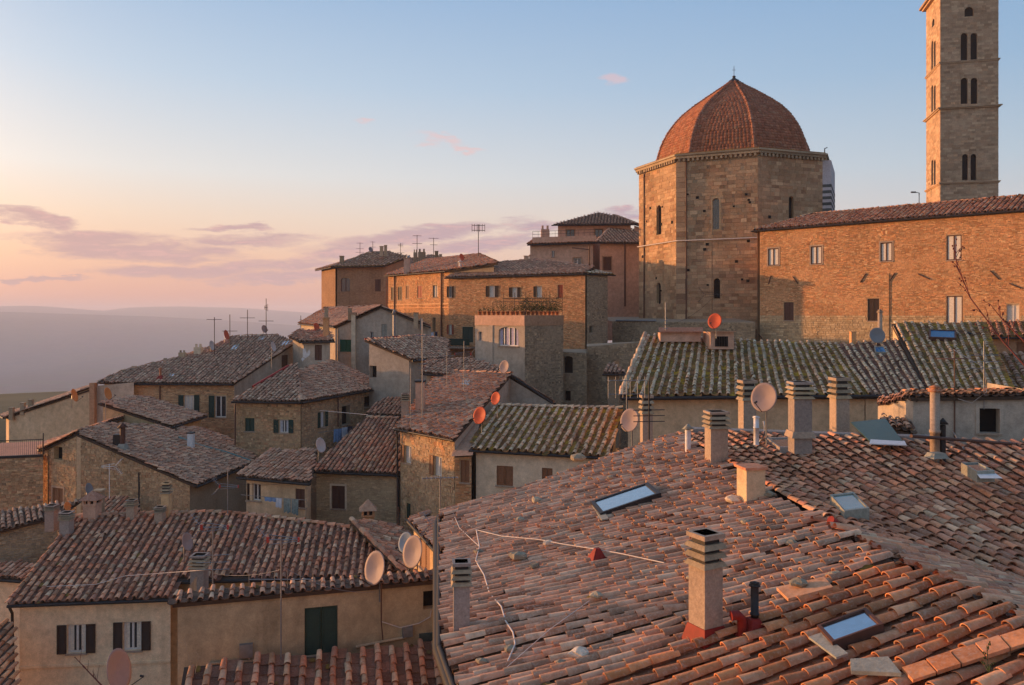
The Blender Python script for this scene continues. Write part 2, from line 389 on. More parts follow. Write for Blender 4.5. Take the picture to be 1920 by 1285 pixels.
def jitter_frame(p, ex, ey, ez, amt=1.0):
    amt = amt * (3.2 if random.random() < .05 else 1.3)
    a = random.gauss(0, .018) * amt; b = random.gauss(0, .012) * amt; g = random.gauss(0, .03) * amt
    ex2 = (ex + ey * a + ez * g).normalized(); ey2 = (ey - ex * a + ez * b).normalized(); ez2 = ex2.cross(ey2).normalized()
    s = random.uniform(.92, 1.09)
    return [p + ex * random.gauss(0, .008) * amt + ey * random.gauss(0, .014) * amt + ez * random.uniform(0, .012) * amt, ex2 * s, ey2, ez2 * s]

def in_poly(s, t, poly):
    c = False; n = len(poly)
    for i in range(n):
        (x1, y1), (x2, y2) = poly[i], poly[(i + 1) % n]
        if (y1 > t) != (y2 > t) and s < (x2 - x1) * (t - y1) / (y2 - y1) + x1: c = not c
    return c

class Plane:
    def __init__(s, e0, e1, k, flip=False):
        s.o = e0; ed = (e1 - e0); s.e = ed.normalized()
        up = Vector((-ed.y, ed.x, 0)).normalized()
        if up.y < 0: up = -up
        if flip: up = -up
        s.up = (up + Vector((0, 0, k))); s.up = (s.up - s.e * s.up.dot(s.e)).normalized()
        s.n = s.e.cross(s.up)
        if s.n.z < 0: s.n = -s.n
        s.n.normalize()
    def hit(s, px, py):
        d = ray(px, py); return d * (s.o.dot(s.n) / d.dot(s.n))
    def loc(s, p): q = p - s.o; return (q.dot(s.e), q.dot(s.up))
    def pt(s, a, b): return s.o + s.e * a + s.up * b

def lay_planar(pl, poly3, spacing, L):
    poly = [pl.loc(p) for p in poly3]; ss = [q[0] for q in poly]; ts = [q[1] for q in poly]
    ex = pl.e if pl.e.cross(pl.up).z > 0 else -pl.e
    cov, ch = [], []; n = int((max(ss) - min(ss)) / spacing) + 1; m = int((max(ts) - min(ts)) / L) + 1
    for i in range(-1, n + 1):
        rp = random.uniform(-.22, .22); so = random.gauss(0, .01); wv = random.uniform(0, 6)
        for j in range(-1, m + 1):
            s0 = min(ss) + spacing * (i + .5) + so + .012 * math.sin(j * .9 + wv); t0 = min(ts) + L * (j + rp)
            if in_poly(s0, t0 + L * .45, poly): cov.append(jitter_frame(pl.pt(s0, t0) + pl.n * .055, ex, pl.up, pl.n))
            s1 = s0 + spacing * .5
            if in_poly(s1, t0 + L * .45, poly): ch.append(jitter_frame(pl.pt(s1, t0) + pl.n * .012, ex, pl.up, pl.n, .6))
    return cov, ch
def lay_fan(E0, E1, R0, R1, spacing, L, sag=0.0, amp=.02):
    cov, ch = [], []; n = max(2, round((E1 - E0).length / spacing))
    n = max(n, round(((E1 - E0).length + (R1 - R0).length) / 2 / spacing))
    for i in range(n):
        wv = random.uniform(0, 6); ph = random.uniform(-.5, .5)
        for half, dst in ((0.0, cov), (.5, ch)):
            a = (i + .5 + half) / n
            if a > 1: continue
            b, tp = E0.lerp(E1, a), R0.lerp(R1, a); ln = (tp - b).length
            if ln < .1: continue
            ey0 = (tp - b) / ln; m = max(1, round(ln / L))
            ex0 = (E1 - E0).lerp(R1 - R0, .5).normalized(); ez = ex0.cross(ey0).normalized(); ex = ey0.cross(ez).normalized()
            if ez.z < 0: ez = -ez; ex = ey0.cross(ez)
            for j in range(m + 1):
                t = (j + ph) / m
                if t < -.02 * (1 if j else 0) - .001 or t > 1 - .5 / m:
                    if j == 0: t = 0
                    else: continue
                und = amp * (math.sin(a * 23 + t * 5) + math.sin(a * 9 - t * 9 + 1.3)) - sag * math.sin(math.pi * t)
                p = b.lerp(tp, t) + ex * (.012 * math.sin(j * .9 + wv)) + ez * (und + (.055 if half == 0 else .012))
                dst.append(jitter_frame(p, ex, ey0, ez, 1.0 if half == 0 else .6))
    return cov, ch
def ridge_caps(parent, a, b, m, w=.26, L=.38, nsingle=60):
    d = (b - a); n = max(1, int(d.length / L)); ey = d.normalized()
    ex = ey.cross(Vector((0, 0, 1))).normalized(); ez = ex.cross(ey).normalized(); fr = []
    for i in range(n): fr.append(jitter_frame(a + d * (i / n) + ez * .06, ex, ey, ez, 1.6))
    put_tiles(parent, tmpl_cover(w, L, 6), fr, m, nsingle, 'ridge_tile')

# ---- walls
class Fr:   # wall frame: a -> b left to right seen from outside
    def __init__(s, a, b):
        s.a = Vector((a[0], a[1], 0)); d = Vector((b[0] - a[0], b[1] - a[1], 0)); s.L = d.length; s.u = d / s.L
        s.n = Vector((s.u.y, -s.u.x, 0)); s.za, s.zb = a[2], b[2]
    def p(s, t, z, d=0.0): q = s.a + s.u * t + s.n * d; return (q.x, q.y, z)
    def hit(s, px, py):
        r = ray(px, py); k = s.a.dot(s.n) / r.dot(s.n); q = r * k; return ((q - s.a).dot(s.u), q.z)
    def box(s, mb, s0, s1, z0, z1, d0, d1):
        mb.hexa([s.p(s0, z0, d1), s.p(s1, z0, d1), s.p(s1, z0, d0), s.p(s0, z0, d0), s.p(s0, z1, d1), s.p(s1, z1, d1), s.p(s1, z1, d0), s.p(s0, z1, d0)])
    def rect(s, px0, py0, px1, py1):
        pc = (px0 + px1) / 2; s0 = s.hit(px0, py0)[0]; s1 = s.hit(px1, py0)[0]
        z1 = s.hit(pc, py0)[1]; z0 = s.hit(pc, py1)[1]; return min(s0, s1), max(s0, s1), min(z0, z1), max(z0, z1)

def louvre(fr, mb, s0, s1, z0, z1, d, th=.035, slats=True):
    w = s1 - s0; b = min(.06, w * .16)
    fr.box(mb, s0, s0 + b, z0, z1, d, d + th); fr.box(mb, s1 - b, s1, z0, z1, d, d + th)
    fr.box(mb, s0 + b, s1 - b, z0, z0 + b, d, d + th); fr.box(mb, s0 + b, s1 - b, z1 - b, z1, d, d + th)
    fr.box(mb, s0 + b, s1 - b, z0 + b, z1 - b, d, d + .006)
    if slats:
        n = max(4, int((z1 - z0) / .09)); h = (z1 - z0 - 2 * b) / n
        for i in range(n):
            zz = z0 + b + h * i
            mb.hexa([fr.p(s0 + b, zz, d + th * .9), fr.p(s1 - b, zz, d + th * .9), fr.p(s1 - b, zz, d + th * .9 - .008), fr.p(s0 + b, zz, d + th * .9 - .008),
                     fr.p(s0 + b, zz + h * .8, d + th * .35), fr.p(s1 - b, zz + h * .8, d + th * .35), fr.p(s1 - b, zz + h * .8, d + th * .25), fr.p(s0 + b, zz + h * .8, d + th * .25)])

def window(parent, fr, rc, style='glass', sh=None, frame=None, curtain=None, surround=None, sill=True, arch=False, brickarch=None, depth=.16, wallmat=None, name='window', shl=1, shr=1, panes=2, full=True):
    s0, s1, z0, z1 = rc; w, h = s1 - s0, z1 - z0
    frame = frame or M_WFR; win = None
    if style in ('glass', 'curtain'):
        mb = MB(); b = min(.07, w * .1); d0, d1 = -depth, -depth + .05
        fr.box(mb, s0, s0 + b, z0, z1, d0, d1); fr.box(mb, s1 - b, s1, z0, z1, d0, d1)
        fr.box(mb, s0 + b, s1 - b, z0, z0 + b, d0, d1); fr.box(mb, s0 + b, s1 - b, z1 - b, z1, d0, d1)
        for q in range(1, panes):
            c = s0 + w * q / panes; fr.box(mb, c - b * .6, c + b * .6, z0 + b, z1 - b, d0, d1 + .01)
        win = mb.build(name, frame, parent)
        for q in range(panes):
            a0, a1 = s0 + w * q / panes, s0 + w * (q + 1) / panes; mb = MB(); mb.face([fr.p(a0, z0, d0 + .015), fr.p(a1, z0, d0 + .015), fr.p(a1, z1, d0 + .015), fr.p(a0, z1, d0 + .015)])
            mb.build('pane', (curtain or M_CURT) if style == 'curtain' and full else M_GLASS, win)
            if style == 'curtain' and not full:
                cw_ = (a1 - a0) * .62; c0 = a0 if q == 0 else a1 - cw_; nf = 7; mb = MB()
                for i in range(nf):
                    x0, x1 = c0 + cw_ * i / nf, c0 + cw_ * (i + 1) / nf; e0, e1 = d0 + .02 + .012 * (i % 2), d0 + .02 + .012 * ((i + 1) % 2)
                    mb.face([fr.p(x0, z0 + b, e0), fr.p(x1, z0 + b, e1), fr.p(x1, z1 - b, e1), fr.p(x0, z1 - b, e0)], True)
                mb.build('curtain', curtain or M_CURT, win)
    elif style == 'closed':
        mb = MB(); louvre(fr, mb, s0 + .01, (s0 + s1) / 2 - .008, z0, z1, -.07); win = mb.build(name, sh or M_SHB, parent)
        mb = MB(); louvre(fr, mb, (s0 + s1) / 2 + .008, s1 - .01, z0, z1, -.07); mb.build('shutter', sh or M_SHB, win)
    else:
        mb = MB(); mb.face([fr.p(s0, z0, -.3), fr.p(s1, z0, -.3), fr.p(s1, z1, -.3), fr.p(s0, z1, -.3)]); win = mb.build(name, M_DARK, parent)
    if style in ('glass', 'curtain') and sh is not None:
        for side, on in ((-1, shl), (1, shr)):
            if not on: continue
            mb = MB(); ww = w * .5
            a0 = s0 - ww - .02 if side < 0 else s1 + .02
            louvre(fr, mb, a0, a0 + ww, z0, z1, .02, .045); mb.build('shutter', sh, win)
    if surround is not None:
        mb = MB(); b = .11
        fr.box(mb, s0 - b, s0, z0 - b * .6, z1 + b, -.02, .035); fr.box(mb, s1, s1 + b, z0 - b * .6, z1 + b, -.02, .035); fr.box(mb, s0, s1, z1, z1 + b, -.02, .035)
        mb.build('window_surround', surround, win)
    if sill:
        mb = MB(); fr.box(mb, s0 - .06, s1 + .06, z0 - .07, z0 - .003, -.10, .07); mb.build('sill', CONC2, win)
    if arch:   # corner pieces that turn the rectangular opening into an arched one
        mb = MB(); n = 8; rr = w / 2; ah = min(rr, h * .45) * (1 if arch is True else arch); c = (s0 + s1) / 2
        for i in range(n):
            a0, a1 = math.pi * i / n, math.pi * (i + 1) / n
            x0, y0, x1, y1 = c - rr * math.cos(a0), z1 - ah + ah * math.sin(a0), c - rr * math.cos(a1), z1 - ah + ah * math.sin(a1)
            for dd in (0.0,):
                mb.face([fr.p(x0, y0, dd), fr.p(x1, y1, dd), fr.p(x1, z1 + .01, dd), fr.p(x0, z1 + .01, dd)])
            mb.face([fr.p(x0, y0, 0), fr.p(x0, y0, -.25), fr.p(x1, y1, -.25), fr.p(x1, y1, 0)])
        mb.build('arch', wallmat or S_BRICKM, win)
    if brickarch:   # relieving arch of radial bricks
        mb = MB(); n = 13; c = (s0 + s1) / 2; r0 = w * .62; r1 = r0 + .26; zc = z1 + .12
        for i in range(n):
            a0, a1 = math.pi * (i + .06) / n, math.pi * (i + .94) / n; q = []
            for dd in (.0, .03):
                q += [fr.p(c - r0 * math.cos(a0), zc + r0 * math.sin(a0), dd), fr.p(c - r0 * math.cos(a1), zc + r0 * math.sin(a1), dd), fr.p(c - r1 * math.cos(a1), zc + r1 * math.sin(a1), dd), fr.p(c - r1 * math.cos(a0), zc + r1 * math.sin(a0), dd)]
            mb.hexa(q)
        mb.build('brick_arch', brickarch, win)
    return win

NBLOCK = [0]
def masonry(parent, fr, holes, zlo, spec, m, nsingle=0):
    ch, bw, rough = spec[:3]; fs = []; z = zlo; ztop = max(fr.za, fr.zb) - .02
    while z < ztop:
        h = ch * random.uniform(1 - rough * .5, 1 + rough * .6); s = -random.uniform(0, bw)
        while s < fr.L:
            w = bw * random.uniform(.55, 1.5); a0, a1 = max(s, 0.0) + .006, min(s + w, fr.L) - .006; s += w
            if a1 - a0 < .05: continue
            zt = fr.za + (fr.zb - fr.za) * ((a0 + a1) / 2 / fr.L)
            if z + h > zt - .02: continue
            if any(a1 > q[0] and a0 < q[1] and z + h > q[2] and z < q[3] for q in holes):
                ok = False
                for q in holes:
                    if a1 > q[0] and a0 < q[1] and z + h > q[2] and z < q[3]:
                        if a0 < q[0] - .06 and a1 > q[0]: a1 = q[0] - .005; ok = True
                        elif a1 > q[1] + .06 and a0 < q[1]: a0 = q[1] + .005; ok = True
                        else: ok = False; break
                if not ok: continue
            d = random.uniform(.004, .022) * (1 + rough); j = rough * .022; r_ = lambda: random.uniform(-j, j)
            g = .006 + rough * .006; b = .008
            o_ = [(a0 + r_(), z + g + r_()), (a1 + r_(), z + g + r_()), (a1 + r_(), z + h - g + r_()), (a0 + r_(), z + h - g + r_())]
            fs.append((o_, d, b))
        z += h
    NBLOCK[0] += len(fs)
    def emit(mb, f):
        o_, d, b = f; cs = [(o_[0][0] + b, o_[0][1] + b), (o_[1][0] - b, o_[1][1] + b), (o_[2][0] - b, o_[2][1] - b), (o_[3][0] + b, o_[3][1] - b)]
        vs = [fr.p(x, zz, 0) for x, zz in o_] + [fr.p(x, zz, d) for x, zz in cs]
        mb.raw(vs, [(4, 5, 6, 7), (0, 1, 5, 4), (1, 2, 6, 5), (2, 3, 7, 6), (3, 0, 4, 7)])
    if nsingle:
        fs.sort(key=lambda f: -(f[0][1][0] - f[0][0][0]) * (f[0][2][1] - f[0][1][1]))
        for f in fs[:nsingle]: mb = MB(); emit(mb, f); mb.build('stone', m, parent)
    mb = MB()
    for f in fs[nsingle:]: emit(mb, f)
    if mb.f: mb.build('stonework', m, parent, 'stuff')

def wall(house, a, b, zb, m=P_GREY, wins=(), blocks=None, bm=None, mh=7.0, nsingle=0, name='wall', thick=.25):
    fr = Fr(a, b); holes = []; ws = []
    for w in wins:
        rc = fr.rect(*w[:4]); kw = dict(w[4]) if len(w) > 4 else {}
        rc = (max(rc[0], .03), min(rc[1], fr.L - .03), rc[2], min(rc[3], max(fr.za, fr.zb) - .08))
        if rc[1] - rc[0] < .05 or rc[3] - rc[2] < .05: continue
        holes.append(rc); ws.append((rc, kw))
    S = sorted({0.0, fr.L, *[h[0] for h in holes], *[h[1] for h in holes]}); mb = MB()
    zt = lambda s: fr.za + (fr.zb - fr.za) * s / fr.L
    for i in range(len(S) - 1):
        x0, x1 = S[i], S[i + 1]; xm = (x0 + x1) / 2
        if x1 - x0 < 1e-4: continue
        hs = sorted([(h[2], h[3]) for h in holes if h[0] < xm < h[1]]); z = zb
        for z0, z1 in hs:
            if z0 > z: mb.face([fr.p(x0, z), fr.p(x1, z), fr.p(x1, z0), fr.p(x0, z0)])
            z = max(z, z1)
        mb.face([fr.p(x0, z), fr.p(x1, z), fr.p(x1, zt(x1)), fr.p(x0, zt(x0))])
    for s0, s1, z0, z1 in holes:
        d = -.3
        mb.face([fr.p(s0, z0), fr.p(s0, z1), fr.p(s0, z1, d), fr.p(s0, z0, d)]); mb.face([fr.p(s1, z1), fr.p(s1, z0), fr.p(s1, z0, d), fr.p(s1, z1, d)])
        mb.face([fr.p(s0, z1), fr.p(s1, z1), fr.p(s1, z1, d), fr.p(s0, z1, d)]); mb.face([fr.p(s1, z0), fr.p(s0, z0), fr.p(s0, z0, d), fr.p(s1, z0, d)])
        mb.face([fr.p(s0, z0, d - .01), fr.p(s1, z0, d - .01), fr.p(s1, z1, d - .01), fr.p(s0, z1, d - .01)])
    o = mb.build(name, m, house)
    if blocks:
        hh = [(h[0] - .03, h[1] + .03, h[2] - .05, h[3] + .03) for h in holes]
        masonry(o, fr, hh, max(zb, min(fr.za, fr.zb) - mh), blocks, bm or S_RUB, nsingle)
    for rc, kw in ws:
        window(house, fr, rc, **kw)
    return fr

BRK = (.08, .22, .15); RUBB = (.115, .18, .8); ASH = (.26, .5, .25)
def offset_poly(pts, ov):
    n = len(pts); out = []
    ov = ov if isinstance(ov, (list, tuple)) else [ov] * n
    for i in range(n):
        p0, p1, p2 = pts[i - 1], pts[i], pts[(i + 1) % n]
        d1 = Vector((p1.x - p0.x, p1.y - p0.y)).normalized(); d2 = Vector((p2.x - p1.x, p2.y - p1.y)).normalized()
        n1 = Vector((-d1.y, d1.x)); n2 = Vector((-d2.y, d2.x)); o1, o2 = ov[i - 1], ov[i]
        cr = d1.x * d2.y - d1.y * d2.x
        if abs(cr) < .08: q = Vector((p1.x, p1.y)) + n1 * max(o1, o2)
        else:
            A = Vector((p1.x, p1.y)) + n1 * o1; B = Vector((p1.x, p1.y)) + n2 * o2; w = B - A
            t = (w.x * d2.y - w.y * d2.x) / cr; q = A + d1 * t
        out.append(q)
    return out

def roof_face(house, e0, e1, k=.3, rest=(), flip=False, walls=None, caps=(), gutter=True, style='coppi', tm=None, cm=None, spacing=.24, L=.34, nsingle=0, zb=-25, ov=.3, default=None, fan=None, sag=0., amp=.02, cw=None, rname='roof', drop=.10):
    walls = walls or {}; tm = tm or T_OLD; cm = cm or T_CH; default = default or P_GREY
    if fan is None:
        a, b = (P(*e0) if not isinstance(e0, Vector) else e0), (P(*e1) if not isinstance(e1, Vector) else e1)
        pl = Plane(a, b, k, flip); poly = [a, b] + [(Vector((q.x, q.y, a.z - ((q.x - a.x) * pl.n.x + (q.y - a.y) * pl.n.y) / pl.n.z)) if isinstance(q, Vector) else pl.hit(*q)) for q in rest]
        cov, ch = lay_planar(pl, poly, spacing, L); nrm = pl.n
    else:
        poly = [(q if isinstance(q, Vector) else P(*q)) for q in fan]    # eave-left, eave-right, ridge-right, ridge-left
        cov, ch = lay_fan(poly[0], poly[1], poly[3], poly[2], spacing, L, sag, amp)
        nrm = (poly[1] - poly[0]).cross(poly[3] - poly[0]).normalized()
        if nrm.z < 0: nrm = -nrm
    mb = MB(); n = len(poly)
    if fan is None:
        top = [p - nrm * .015 for p in poly]; bot = [p - nrm * .13 for p in poly]
        mb.face(top); mb.face(bot[::-1])
        for i in range(n): j = (i + 1) % n; mb.face([bot[i], bot[j], top[j], top[i]])
    else:
        g = 14; gp = lambda a, b, d: poly[0].lerp(poly[1], a / g).lerp(poly[3].lerp(poly[2], a / g), b / g) - nrm * (d + sag * math.sin(math.pi * b / g) + (amp * 2 if 0 < b < g else .02))
        for a in range(g):
            for b in range(g):
                mb.face([gp(a, b, .01), gp(a + 1, b, .01), gp(a + 1, b + 1, .01), gp(a, b + 1, .01)])
        for a in range(g):
            mb.face([gp(a, 0, .12), gp(a + 1, 0, .12), gp(a + 1, 0, .01), gp(a, 0, .01)]); mb.face([gp(a + 1, g, .12), gp(a, g, .12), gp(a, g, .01), gp(a + 1, g, .01)])
            mb.face([gp(0, a + 1, .12), gp(0, a, .12), gp(0, a, .01), gp(0, a + 1, .01)]); mb.face([gp(g, a, .12), gp(g, a + 1, .12), gp(g, a + 1, .01), gp(g, a, .01)])
    roof = mb.build(rname, M_WOOD if style != 'plain' else tm, house)
    if style == 'coppi':
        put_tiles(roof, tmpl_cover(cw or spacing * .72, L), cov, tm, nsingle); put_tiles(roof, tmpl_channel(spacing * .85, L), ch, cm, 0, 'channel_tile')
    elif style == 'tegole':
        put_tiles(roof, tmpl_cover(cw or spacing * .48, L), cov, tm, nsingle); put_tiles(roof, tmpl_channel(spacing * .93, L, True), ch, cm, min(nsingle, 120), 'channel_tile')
    if cm is T_MOSSCH or tm in (T_PINK, T_RED):
        fr_ = []; heavy = cm is T_MOSSCH
        for f in ch:
            if random.random() < (.5 if heavy else .05):
                for _ in range(2 if heavy else 1):
                    w_ = random.uniform(.06, .15) * (1 if heavy else .7); p = f[0] + f[2] * random.uniform(0, L) + f[1] * random.uniform(-.06, .06) + f[3] * (.01 if heavy else .05); fr_.append([p, f[1] * w_, f[2] * w_ * random.uniform(.8, 1.8), f[3] * w_ * random.uniform(.35, .7)])
        if fr_:
            g3 = [(-1, -.6, 0), (0, -1, .1), (1, -.7, 0), (-.9, 0, .2), (0, 0, 1), (1, .1, .15), (-.8, .8, 0), (.1, 1, .1), (.8, .7, 0)]
            me = frames_mesh('moss', (np.array(g3, np.float32), np.array([(0, 1, 4, 3), (1, 2, 5, 4), (3, 4, 7, 6), (4, 5, 8, 7)], np.int32), [True] * 4), [[tuple(a) for a in f] for f in fr_]); me.materials.append(M_MOSS)
            o = bpy.data.objects.new('moss', me); COL.objects.link(o); o.parent = roof; o['kind'] = 'stuff'
    for c in caps: ridge_caps(roof, poly[c], poly[(c + 1) % n], tm)
    if gutter:
        mb = MB(); d = (poly[1] - poly[0]).normalized(); o_ = Vector((d.y, -d.x, 0)) * .07 - Vector((0, 0, .07))
        if flip: o_ = Vector((-d.y, d.x, 0)) * .07 - Vector((0, 0, .07))
        mb.tube([poly[0] + o_, poly[1] + o_], .065, 6); mb.build('gutter', M_GUT, house)
    # body under the roof
    area = sum(poly[i].x * poly[(i + 1) % n].y - poly[(i + 1) % n].x * poly[i].y for i in range(n))
    pts = poly if area > 0 else poly[::-1]; idx = list(range(n)) if area > 0 else [n - 2 - i if n - 2 - i >= 0 else n - 1 for i in range(n)]
    ovs = [(0.02 if walls.get(idx[i], 0) == 'skip' else (walls[idx[i]].get('ov', ov) if isinstance(walls.get(idx[i]), dict) else ov)) for i in range(n)]
    q2 = offset_poly(pts, ovs)
    def zat(q):
        return pts[0].z - ((q.x - pts[0].x) * nrm.x + (q.y - pts[0].y) * nrm.y) / nrm.z if fan is None else None
    body = []
    for i, q in enumerate(q2):
        z = zat(q) if fan is None else pts[i].z
        body.append(Vector((q.x, q.y, z - drop)))
    frs = {}
    for i in range(n):
        sp = walls.get(idx[i], {})
        if sp == 'skip': continue
        sp = dict(sp); sp.pop('ov', None)
        a, b = body[i], body[(i + 1) % n]
        if (b - a).length < .05: continue
        sp.setdefault('m', default); zz = sp.pop('zb', zb)
        frs[idx[i]] = wall(house, a, b, zz, **sp)
    return poly, frs, roof, nrm

# ---- chimneys, pipes, dishes, aerials
def chimney(house, base, w, h, kind='slats', m=None, rot=.0, d=None, capm=None):
    m = m or CONC; d = d or w; x, y, z = base; mb = MB()
    if kind == 'slats':
        sh = h * .68; mb.box((x, y, z - .5), w, d, sh + .5, rot); c = mb.build('chimney', m, house)
        n = 3; st = (h - sh) / (n + .6)
        mb = MB(); mb.box((x, y, z + sh), w * .8, d * .8, h - sh, rot)
        mb.build('flue', M_METD, c)
        for i in range(n):
            mb = MB(); zz = z + sh + st * i
            mb.box((x, y, zz + st * .05), w * 1.3, d * 1.3, st * .52, rot, .82); mb.build('cap_ring', S_GREY, c)
        mb = MB(); mb.box((x, y, z + h - st * .5), w * 1.15, d * 1.15, st * .5, rot); mb.build('cap_slab', m, c)
    elif kind == 'slab':
        mb.box((x, y, z - .5), w, d, h * .93 + .5, rot); c = mb.build('chimney', m, house)
        mb = MB(); mb.box((x, y, z + h * .93), w * 1.2, d * 1.2, h * .07, rot); mb.build('cap_slab', capm or m, c)
    elif kind == 'hood':   # brick chimney with arched openings under a little tiled pyramid
        mb.box((x, y, z - .5), w * .72, d * .72, h * .52 + .5, rot); c = mb.build('chimney', m, house)
        mb = MB(); mb.box((x, y, z + h * .52), w * .82, d * .82, h * .05, rot)
        for dx in (-.33, 0, .33):
            for dy in (-.33, .33):
                ca, sa = math.cos(rot), math.sin(rot); mb.box((x + (dx * ca - dy * sa) * w, y + (dx * sa + dy * ca) * w, z + h * .57), w * .13, w * .13, h * .14, rot)
        mb.build('vent_posts', m, c)
        mb = MB(); mb.box((x, y, z + h * .57), w * .5, d * .5, h * .14, rot); mb.build('flue', M_DARK, c)
        mb = MB(); mb.box((x, y, z + h * .71), w * 1.08, d * 1.08, h * .29, rot, .08); mb.build('hood', capm or T_RED, c)
    elif kind == 'pots':
        mb.box((x, y, z - .5), w, d, h * .7 + .5, rot); c = mb.build('chimney', m, house)
        for sx in (-.3, .3):
            mb = MB(); mb.box((x + sx * w, y, z + h * .7), w * .25, w * .25, h * .3, rot); mb.build('chimney_pot', m, c)
    elif kind == 'pipe':
        mb.lathe((x, y, z - .3), [(w / 2, 0), (w / 2, h * .30 + .3), (w * .58, h * .30 + .3), (w * .58, h * .34 + .3), (w / 2, h * .34 + .3), (w / 2, h * .9 + .3)], 12); c = mb.build('flue_pipe', m, house)
        mb = MB(); mb.lathe((x, y, z + h * .9), [(w * .5, 0), (w * .72, .0), (w * .72, h * .03), (w * .3, h * .05), (w * .62, h * .07), (w * .05, h * .1)], 12); mb.build('cowl', capm or m, c)
    elif kind == 'cone':
        mb.lathe((x, y, z - .3), [(w / 2, 0), (w / 2, h * .80 + .3)], 10); c = mb.build('flue_pipe', m, house)
        mb = MB(); mb.lathe((x, y, z + h * .82), [(w * .45, 0), (w * 1.0, h * .01), (w * .1, h * .18)], 10); mb.build('cowl', capm or m, c)
    return c

def dish(px, py, wpx, hpx, Y, label, m, mast_py=None, face=None, group='satellite dishes on the town roofs', lnb=True, back=False):
    D = hpx / F * Y; c = P(px, py, Y); el = .35
    ratio = min(.97, wpx / hpx); yaw = math.acos(ratio) * (1 if face is None or face > 0 else -1)
    base = c.copy(); base.z = P(px, mast_py, Y).z if mast_py else c.z - D
    t = thing('satellite_dish', label, 'satellite dish', base, group)
    vd = -Vector((c.x, c.y, 0)).normalized()             # towards the viewer, then yawed
    if back: vd = -vd
    ca, sa = math.cos(yaw), math.sin(yaw); ax = Vector((vd.x * ca - vd.y * sa, vd.x * sa + vd.y * ca, .28)).normalized()
    side = ax.cross(Vector((0, 0, 1))).normalized(); up = side.cross(ax).normalized()
    mb = MB(); seg = 24; rings = [(0, -.09), (.3, -.08), (.6, -.045), (.85, -.015), (1, 0)]; vs = []; fs = []
    for th in (0, -.012):
        for r, dz in rings:
            for k in range(seg):
                a = 2 * math.pi * k / seg; vs.append(c + side * (r * D / 2 * .93 * math.cos(a)) + up * (r * D / 2 * math.sin(a)) + ax * (dz * D * 1.2 + th))
    m1 = len(rings) * seg
    for i in range(len(rings) - 1):
        for k in range(seg):
            q = (i * seg + k, i * seg + (k + 1) % seg, (i + 1) * seg + (k + 1) % seg, (i + 1) * seg + k); fs.append(q); fs.append(tuple(j + m1 for j in q[::-1]))
    o = (len(rings) - 1) * seg
    for k in range(seg): fs.append((o + k, o + (k + 1) % seg, o + (k + 1) % seg + m1, o + k + m1))
    mb.raw(vs, fs, True); mb.build('reflector', m, t)
    mb = MB(); bc = c - ax * (D * .14); mb.tube([bc, bc - ax * .06, Vector((bc.x - ax.x * .06, bc.y - ax.y * .06, base.z - .2))], max(.02, D * .025), 6); mb.build('mast', M_METAL, t)
    if lnb:
        mb = MB(); e = c + ax * (D * .55) - up * (D * .30); mb.tube([c - up * (D * .5), e], .012, 5); mb.build('arm', M_METD, t)
        mb = MB(); mb.tube([e, e + (c - e).normalized() * .10], .032, 8); mb.build('receiver', M_METD, t)
    return t

def aerial(px, py0, py1, Y, label, kind='yagi', hpx=60, ang=.3, at=1.0, red=False, m=None, both=False, thick=.016, name='roof_aerial', rows=()):
    a, b = P(px, py0, Y), P(px, py1, Y); t = thing(name, label, 'aerial', a, 'aerials on the town roofs'); m = m or M_METAL
    mb = MB(); mb.tube([a - Vector((0, 0, .4)), b], thick, 6); mb.build('mast', m, t)
    mpp = Y / F; specs = rows or [(at, kind, hpx, ang, red)]
    for at_, kd, hp, an, rd in specs:
        c = a.lerp(b, at_); Lb = hp * mpp; d = Vector((math.cos(an), math.sin(an), 0)); s = Vector((-d.y, d.x, 0)); z = Vector((0, 0, 1)); mb = MB()
        if kd == 'yagi':
            mb.tube([c - d * Lb * .5, c + d * Lb * .5], thick * .7, 5); n = 9
            for i in range(n):
                q = c + d * Lb * (i / (n - 1) - .5); l = Lb * (.26 - .012 * i) if Lb < 1.5 else .35 - .015 * i; mb.tube([q - s * l, q + s * l], thick * .4, 4)
        elif kd == 'ver':
            mb.tube([c - d * Lb * .5, c + d * Lb * .5], thick * .7, 5); n = 6
            for i in range(n):
                q = c + d * Lb * (i / (n - 1) - .5); l = .16 + .03 * i; mb.tube([q - z * l, q + z * l], thick * .4, 4)
        elif kd == 'corner':   # UHF aerial with a corner reflector of rods
            for dz in (-.14, 0, .14): mb.tube([c - d * Lb * .5 + z * dz * .3, c + d * Lb * .35 + z * dz], thick * .5, 4)
            for i in range(10):
                q = c - d * Lb * .5 + d * Lb * .085 * i; mb.tube([q - s * .09, q + s * .09], thick * .35, 4)
            for sg in (-1, 1):
                for i in range(5):
                    q = c + d * (Lb * .4 + .07 * i) + z * sg * (.04 + .08 * i); mb.tube([q - s * .22, q + s * .22], thick * .45, 4)
                mb.tube([c + d * Lb * .4 + z * sg * .04, c + d * (Lb * .4 + .3) + z * sg * .38], thick * .5, 4)
        elif kd == 'bars':
            for dz in (0, .22, .44): mb.tube([c - d * Lb * .5 - z * dz, c + d * Lb * .5 - z * dz], thick * .55, 4)
        elif kd == 'grid':
            for dz in (0, .55): mb.tube([c - d * Lb * .5 - z * dz, c + d * Lb * .5 - z * dz], thick * .8, 5)
            for i in range(6):
                q = c + d * Lb * (i / 5 - .5); mb.tube([q + z * .15, q - z * .7], thick * .7, 4); mb.tube([q - s * .3, q + s * .3], thick * .5, 4)
        mb.build('antenna', m, t)
        if rd:
            mb = MB(); mb.box(c - d * Lb * .5 - z * .07, .05, .05, .14); mb.box(c + d * Lb * .38 - z * .08, .07, .07, .16); mb.build('antenna_cap', M_REDAN, t)
    return t
